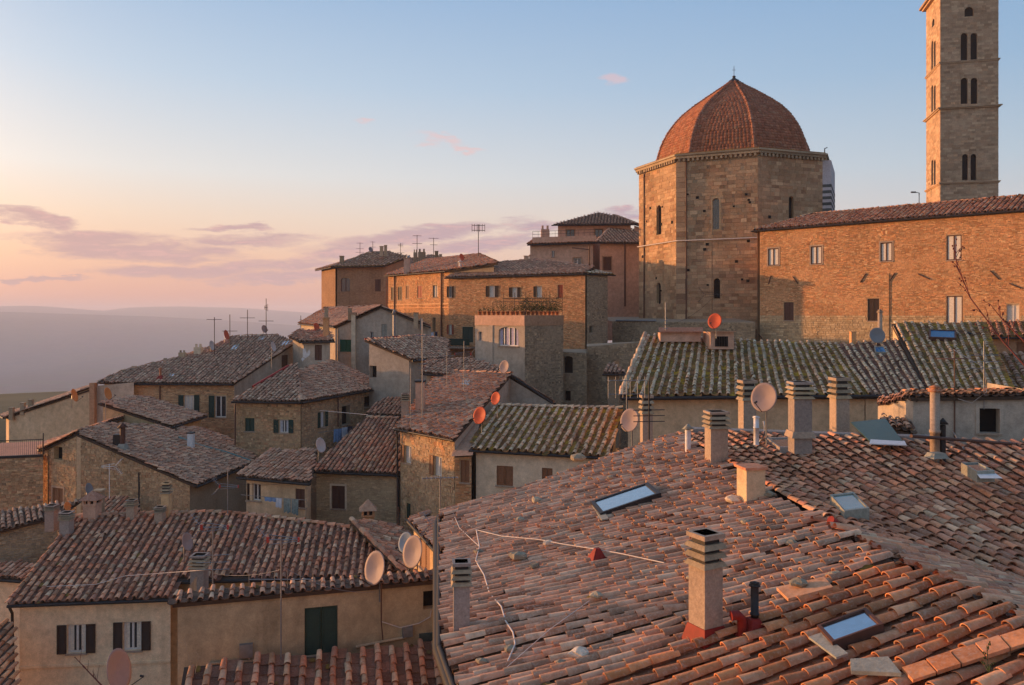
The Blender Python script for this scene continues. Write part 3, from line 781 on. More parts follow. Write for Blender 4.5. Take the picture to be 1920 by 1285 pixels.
# ------------------------------------------------------------------ land
def build_land():
    from mathutils import noise as mn
    rs = [0, 15, 30, 50, 70, 90, 115, 145, 180, 230, 300, 400, 520, 680, 880, 1150, 1500, 1900, 2400, 3000, 3600, 4200, 4700, 5200, 5600, 6000, 6500, 7000, 7300, 7600, 7900, 8200, 8500]
    na = 480; vs = []; fs = []
    ridge1 = [(-1.2, 18), (-.64, 16), (-.55, 4), (-.44, -14), (-.34, -44), (-.26, -78), (-.1, -100), (1.3, -120)]   # nearer ridge: height in metres at 5.6 km by tangent of bearing
    ridge2 = [(-1.2, 60), (-.64, 69), (-.6, 75), (-.573, 64), (-.513, 32), (-.48, 62), (-.42, 74), (-.34, 62), (-.28, 32), (-.247, 12), (-.1, 10), (.2, 20), (1.3, 30)]
    def lerpf(tab, u):
        for (a, x), (b, y) in zip(tab, tab[1:]):
            if u <= b: return x + (y - x) * max(0, (u - a)) / (b - a)
        return tab[-1][1]
    sm = lambda a, b, x: (lambda t: t * t * (3 - 2 * t))(min(1, max(0, (x - a) / (b - a))))
    for r in rs:
        for k in range(na):
            a = 2 * math.pi * k / na; x, y = r * math.sin(a), r * math.cos(a)
            u = x / y if y > abs(x) * .8 and y > 1 else (-1.2 if x < 0 else 1.3)
            edge = 150 if x > -20 else 95
            z = -24 + (9 * sm(30, 110, y) if y > 0 else 0)
            z += (-250 + 24) * sm(edge, 1700, r)
            nz = mn.fractal(Vector((x / 900, y / 900, .3)), 1, 2, 4)
            z += 34 * nz * sm(250, 1500, r)
            t1 = math.exp(-((r - 5600) / 520) ** 2); t2 = sm(6200, 7900, r)
            h1 = lerpf(ridge1, u) + 2 * mn.noise(Vector((u * 14, 0, 0))); h2 = lerpf(ridge2, u) + 3 * mn.noise(Vector((u * 40, 3, 0))) + 2.5 * mn.noise(Vector((u * 90, 3, 0)))
            z = z * (1 - max(sm(4300, 5600, r) * (1 if r < 5600 else t1), 0)) + h1 * (sm(4300, 5600, r) * (1 if r < 5600 else t1)) if r < 6600 else z
            z = z * (1 - t2) + h2 * t2
            vs.append((x, y, z))
    for i in range(len(rs) - 1):
        for k in range(na):
            j = (k + 1) % na
            fs.append((i * na + k, (i + 1) * na + k, (i + 1) * na + j, i * na + j))
    def fn(t, bs, out):
        p = pos(t); v = t.new('ShaderNodeTexVoronoi'); t.l.new(t.mapping(p, (.006, .004, .0)), v.inputs[0]); v.inputs['Scale'].default_value = 1
        c = t.mix(.75, t.ramp(t.noise(p, .004, 6, .6), [(.3, (.035, .045, .02)), (.55, (.08, .075, .035)), (.75, (.13, .11, .06))]), v.outputs['Color'], 'MULTIPLY')
        c = t.mix(.5, c, t.ramp(t.noise(p, .02, 4, .7), [(.4, (.03, .04, .018)), (.6, (.12, .10, .06))]))
        t.l.new(c, bs.inputs['Base Color'])
    me = bpy.data.meshes.new('ground'); me.from_pydata(vs, [], fs); me.polygons.foreach_set('use_smooth', [True] * len(fs)); me.update()
    me.materials.append(mat('land_fields', fn)); o = bpy.data.objects.new('ground', me); COL.objects.link(o); o['kind'] = 'structure'
build_land()

def house(name, label, cat, at, group='houses of the hill town'):
    return thing(name, label, cat, at, group)
def W(px0, py0, px1, py1, style='glass', **kw): return (px0, py0, px1, py1, dict(style=style, **kw))

def onq(q, px, py):
    d = ray(px, py); best = None
    for tri in ((q[0], q[1], q[2]), (q[0], q[2], q[3])):
        n = (tri[1] - tri[0]).cross(tri[2] - tri[0]); k = tri[0].dot(n) / d.dot(n); p = d * k
        ins = all(((tri[(i + 1) % 3] - tri[i]).cross(p - tri[i])).dot(n) >= -1e-6 for i in range(3))
        if ins: return p
        best = p if best is None else best
    return best
def skylight(house_, corners, frame=None, gl=None, h=.10, name='skylight', bars=0):
    h = h + .05; c = [Vector(x) for x in corners]
    c[2] = c[1] + c[3] - c[0] if (c[1] + c[3] - c[0] - c[2]).length < .5 else c[2]; n = (c[1] - c[0]).cross(c[3] - c[0]).normalized()
    if n.z < 0: n = -n
    m = (c[0] + c[1] + c[2] + c[3]) / 4; ins = [p + (m - p) * .13 for p in c]; mb = MB()
    for i in range(4):
        j = (i + 1) % 4; mb.hexa([c[i] - n * .1, c[j] - n * .1, ins[j] - n * .1, ins[i] - n * .1, c[i] + n * h, c[j] + n * h, ins[j] + n * h, ins[i] + n * h])
    s = mb.build(name, frame or LEAD, house_)
    mb = MB(); mb.face([p + n * (h * .85) for p in ins]); mb.build('pane', gl or M_SKYGL, s)
    return s

# ------------------------------------------------------------------ bell tower
def bell_tower():
    fl = Vector((56.2, 105.0, 0)); d = Vector((.972, -.236, 0)).normalized(); b = Vector((-d.y, d.x, 0)); S = 6.85; top = 42.4
    t = house('bell_tower', 'tall square stone bell tower with paired arched openings at the upper right', 'bell tower', (fl.x, fl.y, -6), None)
    c = [fl, fl + d * S, fl + d * S + b * S, fl + b * S]
    kw = dict(surround=None, sill=False, arch=1.0, wallmat=S_TOWER)
    def bif(x0, x1, y0, y1):
        g = (x1 - x0) * .09; m_ = (x0 + x1) / 2
        return [W(x0, y0, m_ - g, y1, 'hole', **kw), W(m_ + g, y0, x1, y1, 'hole', **kw)]
    front = bif(1801.5, 1832.5, 62, 114) + bif(1801.5, 1833, 146, 195) + bif(1804, 1831, 289, 338) + [W(1808.5, 13, 1825.5, 31, 'hole', **kw)]
    side = [w for yy in ((77, 130), (160, 210), (300, 347)) for w in bif(1746.3, 1754.4, *yy)] + [W(1747.5, 36, 1752, 50, 'hole', **kw)]
    top3 = lambda v, z: Vector((v.x, v.y, z))
    wall(t, top3(c[0], top), top3(c[1], top), -8, S_TOWER, front, (.30, .62, .2), S_TOWER, mh=30, nsingle=150)
    wall(t, top3(c[3], top), top3(c[0], top), -8, S_TOWER, side, (.30, .62, .2), S_TOWER, mh=30)
    wall(t, top3(c[1], top), top3(c[2], top), -8, S_TOWER, [], (.30, .62, .2), S_TOWER, mh=30); wall(t, top3(c[2], top), top3(c[3], top), -8, S_TOWER)
    ctr = (c[0] + c[2]) / 2; rot = math.atan2(d.y, d.x)
    for z, e in ((33.0, .22), (27.0, .45), (17.2, .26)):
        mb = MB(); mb.box((ctr.x, ctr.y, z - .14), S + e, S + e, .14, rot); mb.box((ctr.x, ctr.y, z - .002), S + e * 1.7, S + e * 1.7, .12, rot); mb.build('string_course', S_TOWER, t)
    mb = MB(); mb.box((ctr.x, ctr.y, top), S + .9, S + .9, .25, rot); mb.box((ctr.x, ctr.y, top + .26), S + 1.5, S + 1.5, .3, rot); mb.build('cornice', S_TOWER, t)
    mb = MB(); mb.box((ctr.x, ctr.y, top + .57), S + 1.3, S + 1.3, 3, rot, .05); mb.build('roof', T_RED, t)
    for w in [f for f in front if f[1] > 40][::2] + []:   # slim column between each pair of openings
        pass
    for (xc, y0, y1) in ((1817, 70, 114), (1817.2, 154, 195), (1817.5, 296, 338)):
        fr = Fr(c[0], c[1]); s, z0 = fr.hit(xc, y1); z1 = fr.hit(xc, y0)[1]; q = fr.p(s, z0, -.2); mb = MB(); mb.lathe(q, [(.17, 0), (.11, .1), (.11, z1 - z0 - .3), (.2, z1 - z0)], 8); mb.build('column', S_PALE, t)
bell_tower()

# ------------------------------------------------------------------ octagonal domed church
def domed_church():
    C = Vector((22.5, 81.6, 0)); Rr = 9.5
    cs = [C + Vector((Rr * math.cos(R(a)), Rr * math.sin(R(a)), 0)) for a in (178, 223, 268, 313, 358, 43, 88, 133)]
    t = house('domed_church', 'octagonal stone church with a pointed red tiled dome', 'church', (C.x, C.y, -6), None)
    top = 14.35; Z = lambda v, z: Vector((v.x, v.y, z)); kw = dict(sill=False, arch=1.0, wallmat=S_DRUM, depth=.25)
    wins = {0: [W(1231, 385, 1240, 440, 'hole', **kw), W(1231, 530, 1239, 568, 'hole', **kw)],
            1: [W(1336, 372, 1349, 430, 'glass', frame=LEAD, surround=S_PALE, panes=2, **kw), W(1338, 522, 1350, 560, 'hole', **kw)],
            2: [W(1479, 368, 1488, 410, 'hole', **kw)]}
    for i in range(8):
        a, b = cs[i], cs[(i + 1) % 8]
        if i < 3:
            wall(t, Z(a, top), Z(b, top), -8, S_DRUMM, wins[i], (.30, .62, .45), S_DRUM, mh=17, nsingle=(60, 180, 60)[i])
        elif i == 3: pass
        else: wall(t, Z(a, top), Z(b, top), -8, S_DRUMM)
    # corner pilaster strips
    for i in (1, 2):
        d = (cs[i + 1 if i == 1 else i] - cs[i if i == 1 else i - 1]).normalized()
    d = (cs[2] - cs[1]).normalized(); n = Vector((d.y, -d.x, 0)); z = -8
    while z < top - .1:
        h = random.uniform(.38, .55); h = min(h, top - z - .01); fr = Fr(Z(cs[1], 0), Z(cs[2], 0)); mb = MB(); fr.box(mb, -.12, random.uniform(.7, .85), z + .01, z + h - .01, -.3, .13); mb.build('corner_stone', S_DRUM, t) if z > -1.5 else None; z += h
    # striped marble front on the far right side
    a, b = cs[3], cs[4]; d = (b - a).normalized(); n = Vector((d.y, -d.x, 0)); a2 = a + n * .75; b2 = b + n * .75; z = -8; k = 0
    fr0 = Fr(Z(a2, 0), Z(b2, 0)); mb = MB(); fr0.box(mb, 0, fr0.L, z, 7.6, -.95, -.0); mb.build('marble_front', MARBLE_W, t)
    mb = MB(); fr0.box(mb, 0, fr0.L, 7.6, top, -.95, .0); mb.build('marble_front', MARBLE_W, t)
    for z in (12.0, 11.44, 10.88, 10.32, 9.76, 9.2, 8.64):
        mb = MB(); fr0.box(mb, -.015, fr0.L + .015, z - .15, z + .13, -.96, .02); mb.build('marble_band', MARBLE_D, t)
    # cornice: course, small corbels, slab
    def ring(mb, r0, r1, z0, z1):
        for i in range(8):
            a0, a1 = R(178 + 45 * i), R(178 + 45 * (i + 1)); q = []
            for z in (z0, z1):
                for r, a in ((r1, a0), (r1, a1), (r0, a1), (r0, a0)): q.append((C.x + r * math.cos(a), C.y + r * math.sin(a), z))
            mb.hexa(q)
    mb = MB(); ring(mb, Rr - .5, Rr + .35, top + .22, top + .46); mb.build('cornice', S_GREY, t)
    mb = MB(); ring(mb, Rr - .6, Rr + .5, top + .462, top + .62); mb.build('cornice_slab', S_GREY, t)
    mb = MB(); ring(mb, Rr - .4, Rr - .002, top - .02, top + .22); mb.build('frieze', S_DRUM, t)
    for i in (0, 1, 2, 3):
        a, b = cs[i], cs[i + 1]; fr = Fr(Z(a, 0), Z(b, 0)); n_ = 17
        for k in range(n_):
            s = fr.L * (k + .5) / n_; mb = MB(); fr.box(mb, s - .1, s + .1, top - .05, top + .215, .0, .28); mb.build('corbel', S_GREY, t)
    # low roof skirt, then the dome in tile courses
    prof = [(7.95, 15.15), (7.75, 15.9), (7.5, 16.8), (7.15, 17.7), (6.65, 18.6), (6.0, 19.5), (5.2, 20.35), (4.2, 21.15), (3.05, 21.95), (1.85, 22.75), (.8, 23.45), (.15, 23.95)]
    ctr = C + Vector((.2, .2, 0)); mb = MB(); ring(mb, 7.6, Rr + .3, top + .60, top + .72); mb.build('roof_ledge', T_MOSSCH, t)
    dome = MB()
    angs = [R(178 + 45 * i) for i in range(8)]
    for i in range(8):
        a0, a1 = angs[i], angs[(i + 1) % 8]
        for (r0, z0), (r1, z1) in zip(prof, prof[1:]):
            g = lambda r, a, z: (ctr.x + (r - .07) * math.cos(a), ctr.y + (r - .07) * math.sin(a), z)
            dome.face([g(r0, a0, z0), g(r0, a1, z0), g(r1, a1, z1), g(r1, a0, z1)])
    dm = dome.build('dome', T_CH, t)
    # arc length courses
    pts = [Vector((r, 0, z)) for r, z in prof]; ln = [0]
    for p, q in zip(pts, pts[1:]): ln.append(ln[-1] + (q - p).length)
    def at(s):
        s = max(0, min(ln[-1], s))
        for k in range(len(ln) - 1):
            if s <= ln[k + 1]: f = (s - ln[k]) / (ln[k + 1] - ln[k]); return pts[k].lerp(pts[k + 1], f)
        return pts[-1]
    ch = .30; frames = []
    V, Q, sm_ = tmpl_channel(.30, .30, True)
    tv = np.array([(-.5, -.02, .03), (-.28, -.02, .055), (0, -.02, .065), (.28, -.02, .055), (.5, -.02, .03), (-.5, .32, .0), (-.28, .32, .02), (0, .32, .03), (.28, .32, .02), (.5, .32, .0),
                   (-.5, -.02, .0), (-.28, -.02, .0), (0, -.02, .0), (.28, -.02, .0), (.5, -.02, .0)], np.float32)
    tq = [(0, 1, 6, 5), (1, 2, 7, 6), (2, 3, 8, 7), (3, 4, 9, 8), (0, 10, 11, 1), (1, 11, 12, 2), (2, 12, 13, 3), (3, 13, 14, 4)]
    tmc = (tv, np.array(tq, np.int32), [True] * 4 + [False] * 4)
    m = int(ln[-1] / ch)
    for i in (7, 0, 1, 2, 3, 4, 5, 6):
        a0, a1 = angs[i], angs[(i + 1) % 8]
        for j in range(m):
            p0, p1 = at(j * ch), at(j * ch + ch); w = 2 * p0.x * math.sin(R(22.5)); n_ = int(w / .33)
            if n_ < 1: continue
            am = (a0 + a0 + R(45)) / 2; rad = Vector((math.cos(am), math.sin(am), 0)); tan = Vector((-math.sin(am), math.cos(am), 0))
            ap = math.cos(R(22.5)); b = ctr + rad * (p0.x * ap) + Vector((0, 0, p0.z)); e = ctr + rad * (p1.x * ap) + Vector((0, 0, p1.z)); ey = (e - b).normalized()
            ez = tan.cross(ey).normalized()
            if ez.dot(rad) < 0: ez = -ez
            for k in range(n_):
                s = (k - (n_ - 1) / 2) * (w / n_)
                sc = w / n_ * .96
                f = jitter_frame(b + tan * s, tan, ey, ez, .5); f[1] = f[1].normalized() * sc; frames.append(f)
    vis = [f for f in frames if True]
    put_tiles(dm, tmc, vis, T_DOME, 240)
    for i in range(8):
        a0 = angs[i]; ps = [ctr + Vector((p.x * math.cos(a0), p.x * math.sin(a0), p.z)) for p in (at(s * .33) for s in range(int(ln[-1] / .33) + 1))]; fr_ = []
        for p, q in zip(ps, ps[1:]):
            ey = (q - p).normalized(); rad = Vector((math.cos(a0), math.sin(a0), 0)); ex = ey.cross(rad).normalized(); ez = ex.cross(ey)
            if ez.dot(rad) < 0: ez = -ez; ex = -ex
            fr_.append(jitter_frame(p + ez * .0, ex, ey, ez, .8))
        put_tiles(dm, tmpl_cover(.34, .33, 6), fr_, T_DOME, 40 if i in (0, 1, 2, 3) else 0, 'ridge_tile')
    mb = MB(); mb.lathe((ctr.x, ctr.y, 23.75), [(.62, 0), (.5, .18), (.22, .34), (.12, .5), (.2, .58), (.02, .7)], 10); f = mb.build('finial', M_METD, t)
    mb = MB(); mb.tube([(ctr.x, ctr.y, 24.3), (ctr.x, ctr.y, 25.4)], .025, 5); mb.tube([(ctr.x - .18, ctr.y, 25.0), (ctr.x + .18, ctr.y, 25.0)], .02, 4); mb.build('cross', M_METD, f)
    # gutter pipes down the drum and the pale cable band
    for px in (1209, 1287):
        fr = Fr(Z(cs[0], 0), Z(cs[1], 0)) if px < 1271 else Fr(Z(cs[1], 0), Z(cs[2], 0)); s = fr.hit(px, 400)[0]; mb = MB(); mb.tube([fr.p(s, -3, .1), fr.p(s, top, .1)], .06, 6); mb.build('drainpipe', M_COPPER, t)
    f0, f1 = Fr(Z(cs[0], 0), Z(cs[1], 0)), Fr(Z(cs[1], 0), Z(cs[2], 0)); mb = MB()
    mb.tube([f0.p(0, f0.hit(1200, 463)[1], .16), f0.p(f0.L, f0.hit(1270, 452)[1], .16), f1.p(.2, f1.hit(1275, 452)[1], .2), f1.p(f1.L, f1.hit(1420, 446)[1], .1)], .055, 6); mb.build('cable', M_CABLE, t)
    random.seed(5)
    for i, n_ in ((0, 9), (1, 17), (2, 5)):      # putlog holes: shallow boxes, the shade inside painted near-black
        fr = Fr(Z(cs[i], 0), Z(cs[i + 1], 0))
        for k in range(n_):
            s_, z_ = random.uniform(.6, fr.L - .6), random.uniform(1.0, 11.5); mb = MB(); w_ = random.uniform(.09, .16); fr.box(mb, s_ - w_, s_ + w_, z_ - w_, z_ + w_ * .8, -.1, .045); mb.build('putlog_hole', M_DARK, t)
    # statue and lamp on the cornice corner
    p = cs[3] + (cs[3] - C).normalized() * .2; mb = MB(); mb.tube([(p.x, p.y, top + .6), (p.x, p.y, top + 1.1), (p.x + .25, p.y, top + 1.2)], .05, 5); mb.build('lamp_bracket', M_METD, t)
domed_church()

# ------------------------------------------------------------------ long brick building on the right
def long_building():
    a = Vector((20.4, 68.0, 7.14)); d = Vector((.732, -.682, 0)).normalized(); up = Vector((.682, .732, 0)).normalized(); b = a + d * 27
    t = house('long_brick_building', 'long brick palace with two rows of windows right of the dome', 'building', (a.x, a.y, -5), None)
    rr = b + up * 4 + Vector((0, 0, 1.4)); rl = a + d * 3.6 + up * 4 + Vector((0, 0, 1.4))
    sur = dict(surround=CONC2, frame=M_BFR, curtain=M_CURT, depth=.07); wins = [
        W(1440.5, 466, 1460, 498, 'curtain', **sur), W(1520.6, 462, 1541, 495.5, 'curtain', brickarch=S_BRICK, **sur), W(1651, 455, 1673, 490, 'curtain', brickarch=S_BRICK, **sur), W(1775, 441, 1803, 488, 'curtain', frame=M_BFR, depth=.07),
        W(1470, 567, 1488, 601, 'closed', sh=M_BFR), W(1627, 560, 1648.5, 602, 'closed', sh=M_SHB), W(1775, 555, 1805, 607, 'curtain', frame=M_BFR, sill=False, depth=.07), W(1888, 571, 1911, 606, 'curtain', frame=M_WFR)]
    poly, frs, rf, n = roof_face(t, a, b, .35, [rr, rl], walls={0: dict(m=S_BRICKM, wins=wins, blocks=BRK, bm=S_BRICK, mh=7.6, ov=.22), 2: 'skip'}, caps=(2,), spacing=.36, L=.40, cw=.24, tm=T_RED, zb=-9, nsingle=150, default=S_BRICKM)
    fr = frs[0]; masonry(t, fr, [(*fr.rect(w[0] - 1, w[1] - 1, w[2] + 1, w[3] + 2),) for w in wins], -4.5, (.16, .30, .6), S_PALE) if False else None
    lo = MB()
    masonry_low(t, fr, -5.0, .02, wins)
    roof_face(t, rr, rl, .35, [a + d * 3.6 + up * 9 - Vector((0, 0, .3)), b + up * 9 - Vector((0, 0, .3))][:2], flip=False, walls={0: 'skip', 1: 'skip', 3: 'skip'}, spacing=.36, L=.4, zb=-9, gutter=False, tm=T_RED, fan=[b + up * 8.4, a + up * 8.4, rl, rr])
    roof_face(t, a, a, .35, fan=[a + up * 8.4, a, rl, rl + up * .1], walls={1: 'skip', 2: 'skip', 3: 'skip', 0: dict(m=S_BRICKM, blocks=BRK, bm=S_BRICK)}, spacing=.36, L=.4, zb=-9, tm=T_MOSS)
    for (x0, y0, x1, y1) in ((1446, 517, 1441, 533), (1487, 519, 1497, 532), (1624, 513, 1613, 530), (1678, 512, 1667, 528), (1722, 514, 1744, 524), (1857, 508, 1873, 524), (1893, 532, 1915, 541), (1422, 626, 1430, 635)):
        s0, z0 = fr.hit(x0, y0); s1, z1 = fr.hit(x1, y1); mb = MB(); mb.tube([fr.p(s0, z0, .06), fr.p(s1, z1, .06)], .045, 5); mb.build('iron_anchor', M_COPPER, t)
    s, z0 = fr.hit(1668, 515); z1 = fr.hit(1668, 640)[1]; mb = MB(); mb.tube([fr.p(s, z0, .06), fr.p(s, z1, .06)], .03, 5); mb.build('cable', M_METD, t)
    # roof lamp
    q = rl.lerp(rr, .36); mb = MB(); mb.tube([q, q + Vector((0, 0, 1.0)), q + Vector((-.35, 0, 1.05))], .04, 5)
    mb.box(q + Vector((-.45, 0, 1.0)), .35, .15, .1); mb.build('lamp_post', M_METD, t)
def masonry_low(t, fr, z0, z1, wins):
    holes = [fr.rect(*w[:4]) for w in wins]; hh = [(h[0] - .05, h[1] + .05, h[2] - .08, h[3] + .05) for h in holes]
    za, zb_ = fr.za, fr.zb; fr.za = fr.zb = z1; old = fr.n.copy(); fr.a = fr.a + fr.n * .012
    masonry(t, fr, hh, z0, (.15, .30, .6), S_PALE); fr.za, fr.zb = za, zb_; fr.a = fr.a - old * .012
long_building()

# ------------------------------------------------------------------ pink villa behind
def pink_villa():
    t = house('pink_villa', 'pink plastered villa with a hipped upper storey just left of the domed church', 'house', (9.6, 93, -3))
    sur = dict(surround=P_BROWN)
    up = roof_face(t, (1034, 422, 99), (1192, 421, 97.5), .33, [(1150, 404), (1121, 399)], walls={0: dict(m=P_PINK, wins=[W(1062, 431, 1077, 447, 'glass', frame=M_BFR, surround=P_BROWN), W(1115, 430, 1130, 444, 'glass', frame=M_BFR, surround=P_BROWN)], ov=.5)}, spacing=.4, L=.42, cw=.26, tm=T_GREY, zb=-3, default=P_PINK)
    roof_face(t, up[0][1], up[0][1], .33, fan=[up[0][1], up[0][1] + Vector((4, 8, 0)), up[0][2] + Vector((1, 2, 0)), up[0][2]], walls={2: 'skip', 3: 'skip', 1: 'skip'}, spacing=.4, L=.42, tm=T_GREY, zb=-3, default=P_PINK)
    lo = roof_face(t, (989, 459, 94.8), (1117, 455, 92), .12, [(1117, 449), (1000, 451)], walls={0: dict(m=P_PINK, wins=[W(1075, 484, 1090, 499, 'glass', surround=P_BROWN), W(1034, 470, 1040, 482, 'glass')], ov=.55)}, spacing=.4, L=.42, tm=T_RED, zb=-3, default=P_PINK)
    mb = MB(); fr = Fr(P(998, 449, 94.9), P(1117, 446, 92.5)); fr.box(mb, 0, fr.L, 8.45, 9.15, -.2, 0); mb.build('parapet', P_PINK, t)
    mb = MB()
    for z in (9.5, 9.85): mb.tube([fr.p(0, z, -.1), fr.p(fr.L, z, -.1)], .02, 4)
    for i in range(12): mb.tube([fr.p(fr.L * i / 11, 9.1, -.1), fr.p(fr.L * i / 11, 9.85, -.1)], .015, 4)
    mb.build('railing', M_METD, t)
    roof_face(t, (1117, 455, 92), (1212, 456, 92.9), .38, [(1190, 432), (1147, 425)], walls={0: dict(m=P_PINK, wins=[W(1131, 482, 1146, 507, 'closed', sh=M_BFR, surround=P_BROWN)], ov=.45)}, caps=(2, 3), spacing=.4, L=.42, cw=.26, tm=T_GREY, zb=-3, default=P_PINK)
    mb = MB(); mb.tube([P(1172, 458, 91.9), P(1172, 575, 91.9)], .12, 6); mb.build('drainpipe', M_COPPER, t)
    mb = MB(); mb.tube([P(1105, 460, 91.8), P(1105, 500, 91.8)], .08, 6); mb.tube([P(1073, 465, 92.2), P(1104, 468, 91.7)], .06, 6); mb.build('drainpipe', M_COPPER, t)
    chimney(t, P(1022, 448, 97), 1.0, 1.6, 'pots', P_PINK)
pink_villa()

# ------------------------------------------------------------------ brown house on the left of the skyline
def brown_house():
    t = house('brown_corner_house', 'brown plastered corner house with an arched window under a greenish hipped roof', 'house', (-18, 105, -6))
    f = roof_face(t, (622, 501, 105), (721, 499, 102.7), .34, [(768, 482), (731, 473), (690, 474)], walls={0: dict(m=P_BROWN, blocks=BRK, bm=P_BROWN, mh=8, ov=.6, wins=[W(639, 521, 656, 547, 'glass', frame=M_BFR, arch=.35, wallmat=P_BROWN), W(703, 524, 714, 548, 'closed', sh=M_BFR)]), 1: dict(ov=.3)}, spacing=.55, L=.42, cw=.33, tm=T_GREY, cm=T_MOSSCH, zb=-9, default=P_BROWN, caps=(3,))
    roof_face(t, (592, 507, 112.6), (622, 501, 105), .34, [f[0][4]], walls={0: dict(m=P_BROWN, blocks=BRK, bm=P_BROWN, mh=8, ov=.6), 1: 'skip'}, caps=(1,), spacing=.5, L=.42, tm=T_GREY, cm=T_MOSSCH, zb=-9, default=P_BROWN)
    for (x, y0, y1, w) in ((641, 497, 480, 7), (715.5, 474, 462, 6), (723, 474, 460, 5)):
        b = P(x, y0, 106); chimney(t, b, w * 106 / 1500, (y0 - y1) * 106 / 1500, 'slab', S_GREY)
    fr = f[1][0]; mb = MB(); fr.box(mb, -.05, fr.L, fr.hit(670, 549)[1], fr.hit(670, 547)[1], 0, .08); mb.build('string_course', P_BROWN, t)
brown_house()

def dark_roof_house():
    t = house('dark_roofed_house', 'dark roofed house with a cluster of stone chimneys peeping between the skyline houses', 'house', (-10, 104, -4))
    roof_face(t, (727, 514, 108), (852, 496, 106), .32, [(818, 483), (762, 486)], spacing=.45, L=.42, cw=.3, tm=T_GREY, zb=-6, caps=(2,), default=S_GREYM)
    roof_face(t, (800, 500, 103), (880, 496, 101), .30, [(846, 486), (812, 479), (800, 480)], spacing=.45, L=.42, cw=.3, tm=T_GREY, zb=-6, default=S_GREYM)
    for (x, y0, y1, w) in ((779, 487, 468, 7), (791, 487, 467, 13)): chimney(t, P(x, y0, 107), w * 107 / 1500, (y0 - y1) * 107 / 1500, 'pots', S_GREY)
    for (x, y0, y1, w) in ((818.5, 484, 471, 6), (826, 486, 477, 5)): chimney(t, P(x, y0, 101), w * 101 / 1500, (y0 - y1) * 101 / 1500, 'slab', S_GREY)
dark_roof_house()

def lit_brick_house():
    t = house('lit_brick_house', 'sunlit orange brick house with blind arches over its row of narrow windows', 'house', (-10, 91, -5))
    k = dict(frame=M_BFR, brickarch=S_BRICK)
    wins = [W(733.5, 539, 740, 562.6, 'closed', sh=M_SHB), W(746, 538, 753.7, 562.6, 'closed', sh=M_SHB, brickarch=S_BRICK), W(761, 536, 766.5, 560, 'closed', sh=M_SHO, brickarch=S_BRICK), W(782.6, 536, 791, 559, 'closed', sh=M_SHR, brickarch=S_BRICK), W(811.5, 535, 820, 558, 'curtain', sh=None, **k), W(810.8, 596, 816.5, 623, 'hole', sill=False)]
    f = roof_face(t, (722, 517, 91.2), (836, 508, 81.2), .28, [(934, 494), (897, 477), (800, 487)], walls={0: dict(m=S_BRICKM, blocks=BRK, bm=S_BRICK, wins=wins, mh=9, ov=.35), 1: dict(m=S_GREYM)}, spacing=.36, L=.42, cw=.24, tm=T_RED, zb=-9, default=S_BRICKM, caps=(2,))
    fr = f[1][0]
    for py in (572, 578.5):
        mb = MB(); z = fr.hit(780, py)[1]; fr.box(mb, 0, fr.L, z, z + .12, 0, .07); mb.build('string_course', S_BRICK, t)
    for px in (741, 829):
        s = fr.hit(px, 540)[0]; mb = MB(); mb.tube([fr.p(s, 4.4, .12), fr.p(s, -9, .12)], .08, 6); mb.build('drainpipe', M_COPPER, t)
    chimney(t, P(763, 506, 87.4), .6, 1.3, 'slab', P_PINK, capm=CONC2); chimney(t, P(766, 505, 88), .35, 1.5, 'cone', M_METAL)
lit_brick_house()

def long_brick_house():
    t = house('shuttered_brick_house', 'sunlit brick house with brown shuttered windows whose dark stone side faces the dome', 'house', (7, 79, -6))
    wins = [W(840.5, 537, 847.5, 558, 'glass', frame=M_WFR, sh=M_SHB), W(917, 536, 928, 557, 'curtain', sh=M_SHB), W(960, 539, 970, 557.5, 'curtain', sh=M_SHB), W(1006, 537, 1016, 557.5, 'curtain', sh=M_SHB, shr=0), W(1046, 534, 1055.5, 559, 'closed', sh=M_SHR, sill=False), W(840, 609, 847.5, 627, 'curtain', sh=M_SHR), W(867, 613, 887, 642, 'closed', sh=M_SHG, sill=False)]
    fr_ = roof_face(t, (834, 521, 79.3), (1096, 513, 71.2), .26, [(1116, 501), (1000, 487), (930, 493), (868, 507)], walls={0: dict(m=S_BRICKM, blocks=BRK, bm=S_BRICK, wins=wins, mh=9, ov=.25), 1: 'skip'}, spacing=.36, L=.4, cw=.24, tm=T_GREY, cm=T_CH, zb=-12, default=S_GREYM)
    roof_face(t, (1096, 513, 71.2), (1153, 515.5, 74.2), .34, [fr_[0][2]], walls={0: dict(m=S_GREYM, blocks=RUBB, bm=S_GREY, mh=10, ov=.15, wins=[W(1105, 612, 1111, 624, 'hole', sill=False)]), 2: 'skip', 1: dict()}, spacing=.36, L=.4, tm=T_MOSS, cm=T_MOSSCH, zb=-12, default=S_GREYM)
    fr = fr_[1][0]; mb = MB(); z = fr.hit(865, 650)[1]; s0, s1 = fr.hit(838, 650)[0], fr.hit(892, 650)[0]
    fr.box(mb, s0, s1, z - .15, z, 0, 1.1); b = mb.build('balcony', CONC2, t)
    mb = MB(); fr.box(mb, s0, s1, z + .15, z + .75, 1.04, 1.08); fr.box(mb, s0, s1, z + .75, z + .8, 1.0, 1.1); mb.build('balcony_screen', M_SHG, b)
    mb = MB(); z = fr.hit(960, 560)[1]; mb.tube([fr.p(fr.hit(945, 560)[0], z, .25), fr.p(fr.hit(1050, 560)[0], z, .25)], .03, 5); mb.build('awning_rod', M_METD, t)
    chimney(t, P(863, 512, 81), .3, 1.3, 'cone', M_WHITE)
    # upper storey and chimney pots behind its ridge
    chimney(t, P(987, 489, 82.5), .5, .5, 'slab', P_PINK); chimney(t, P(996, 489, 82.5), .4, .6, 'slab', P_PINK)
long_brick_house()

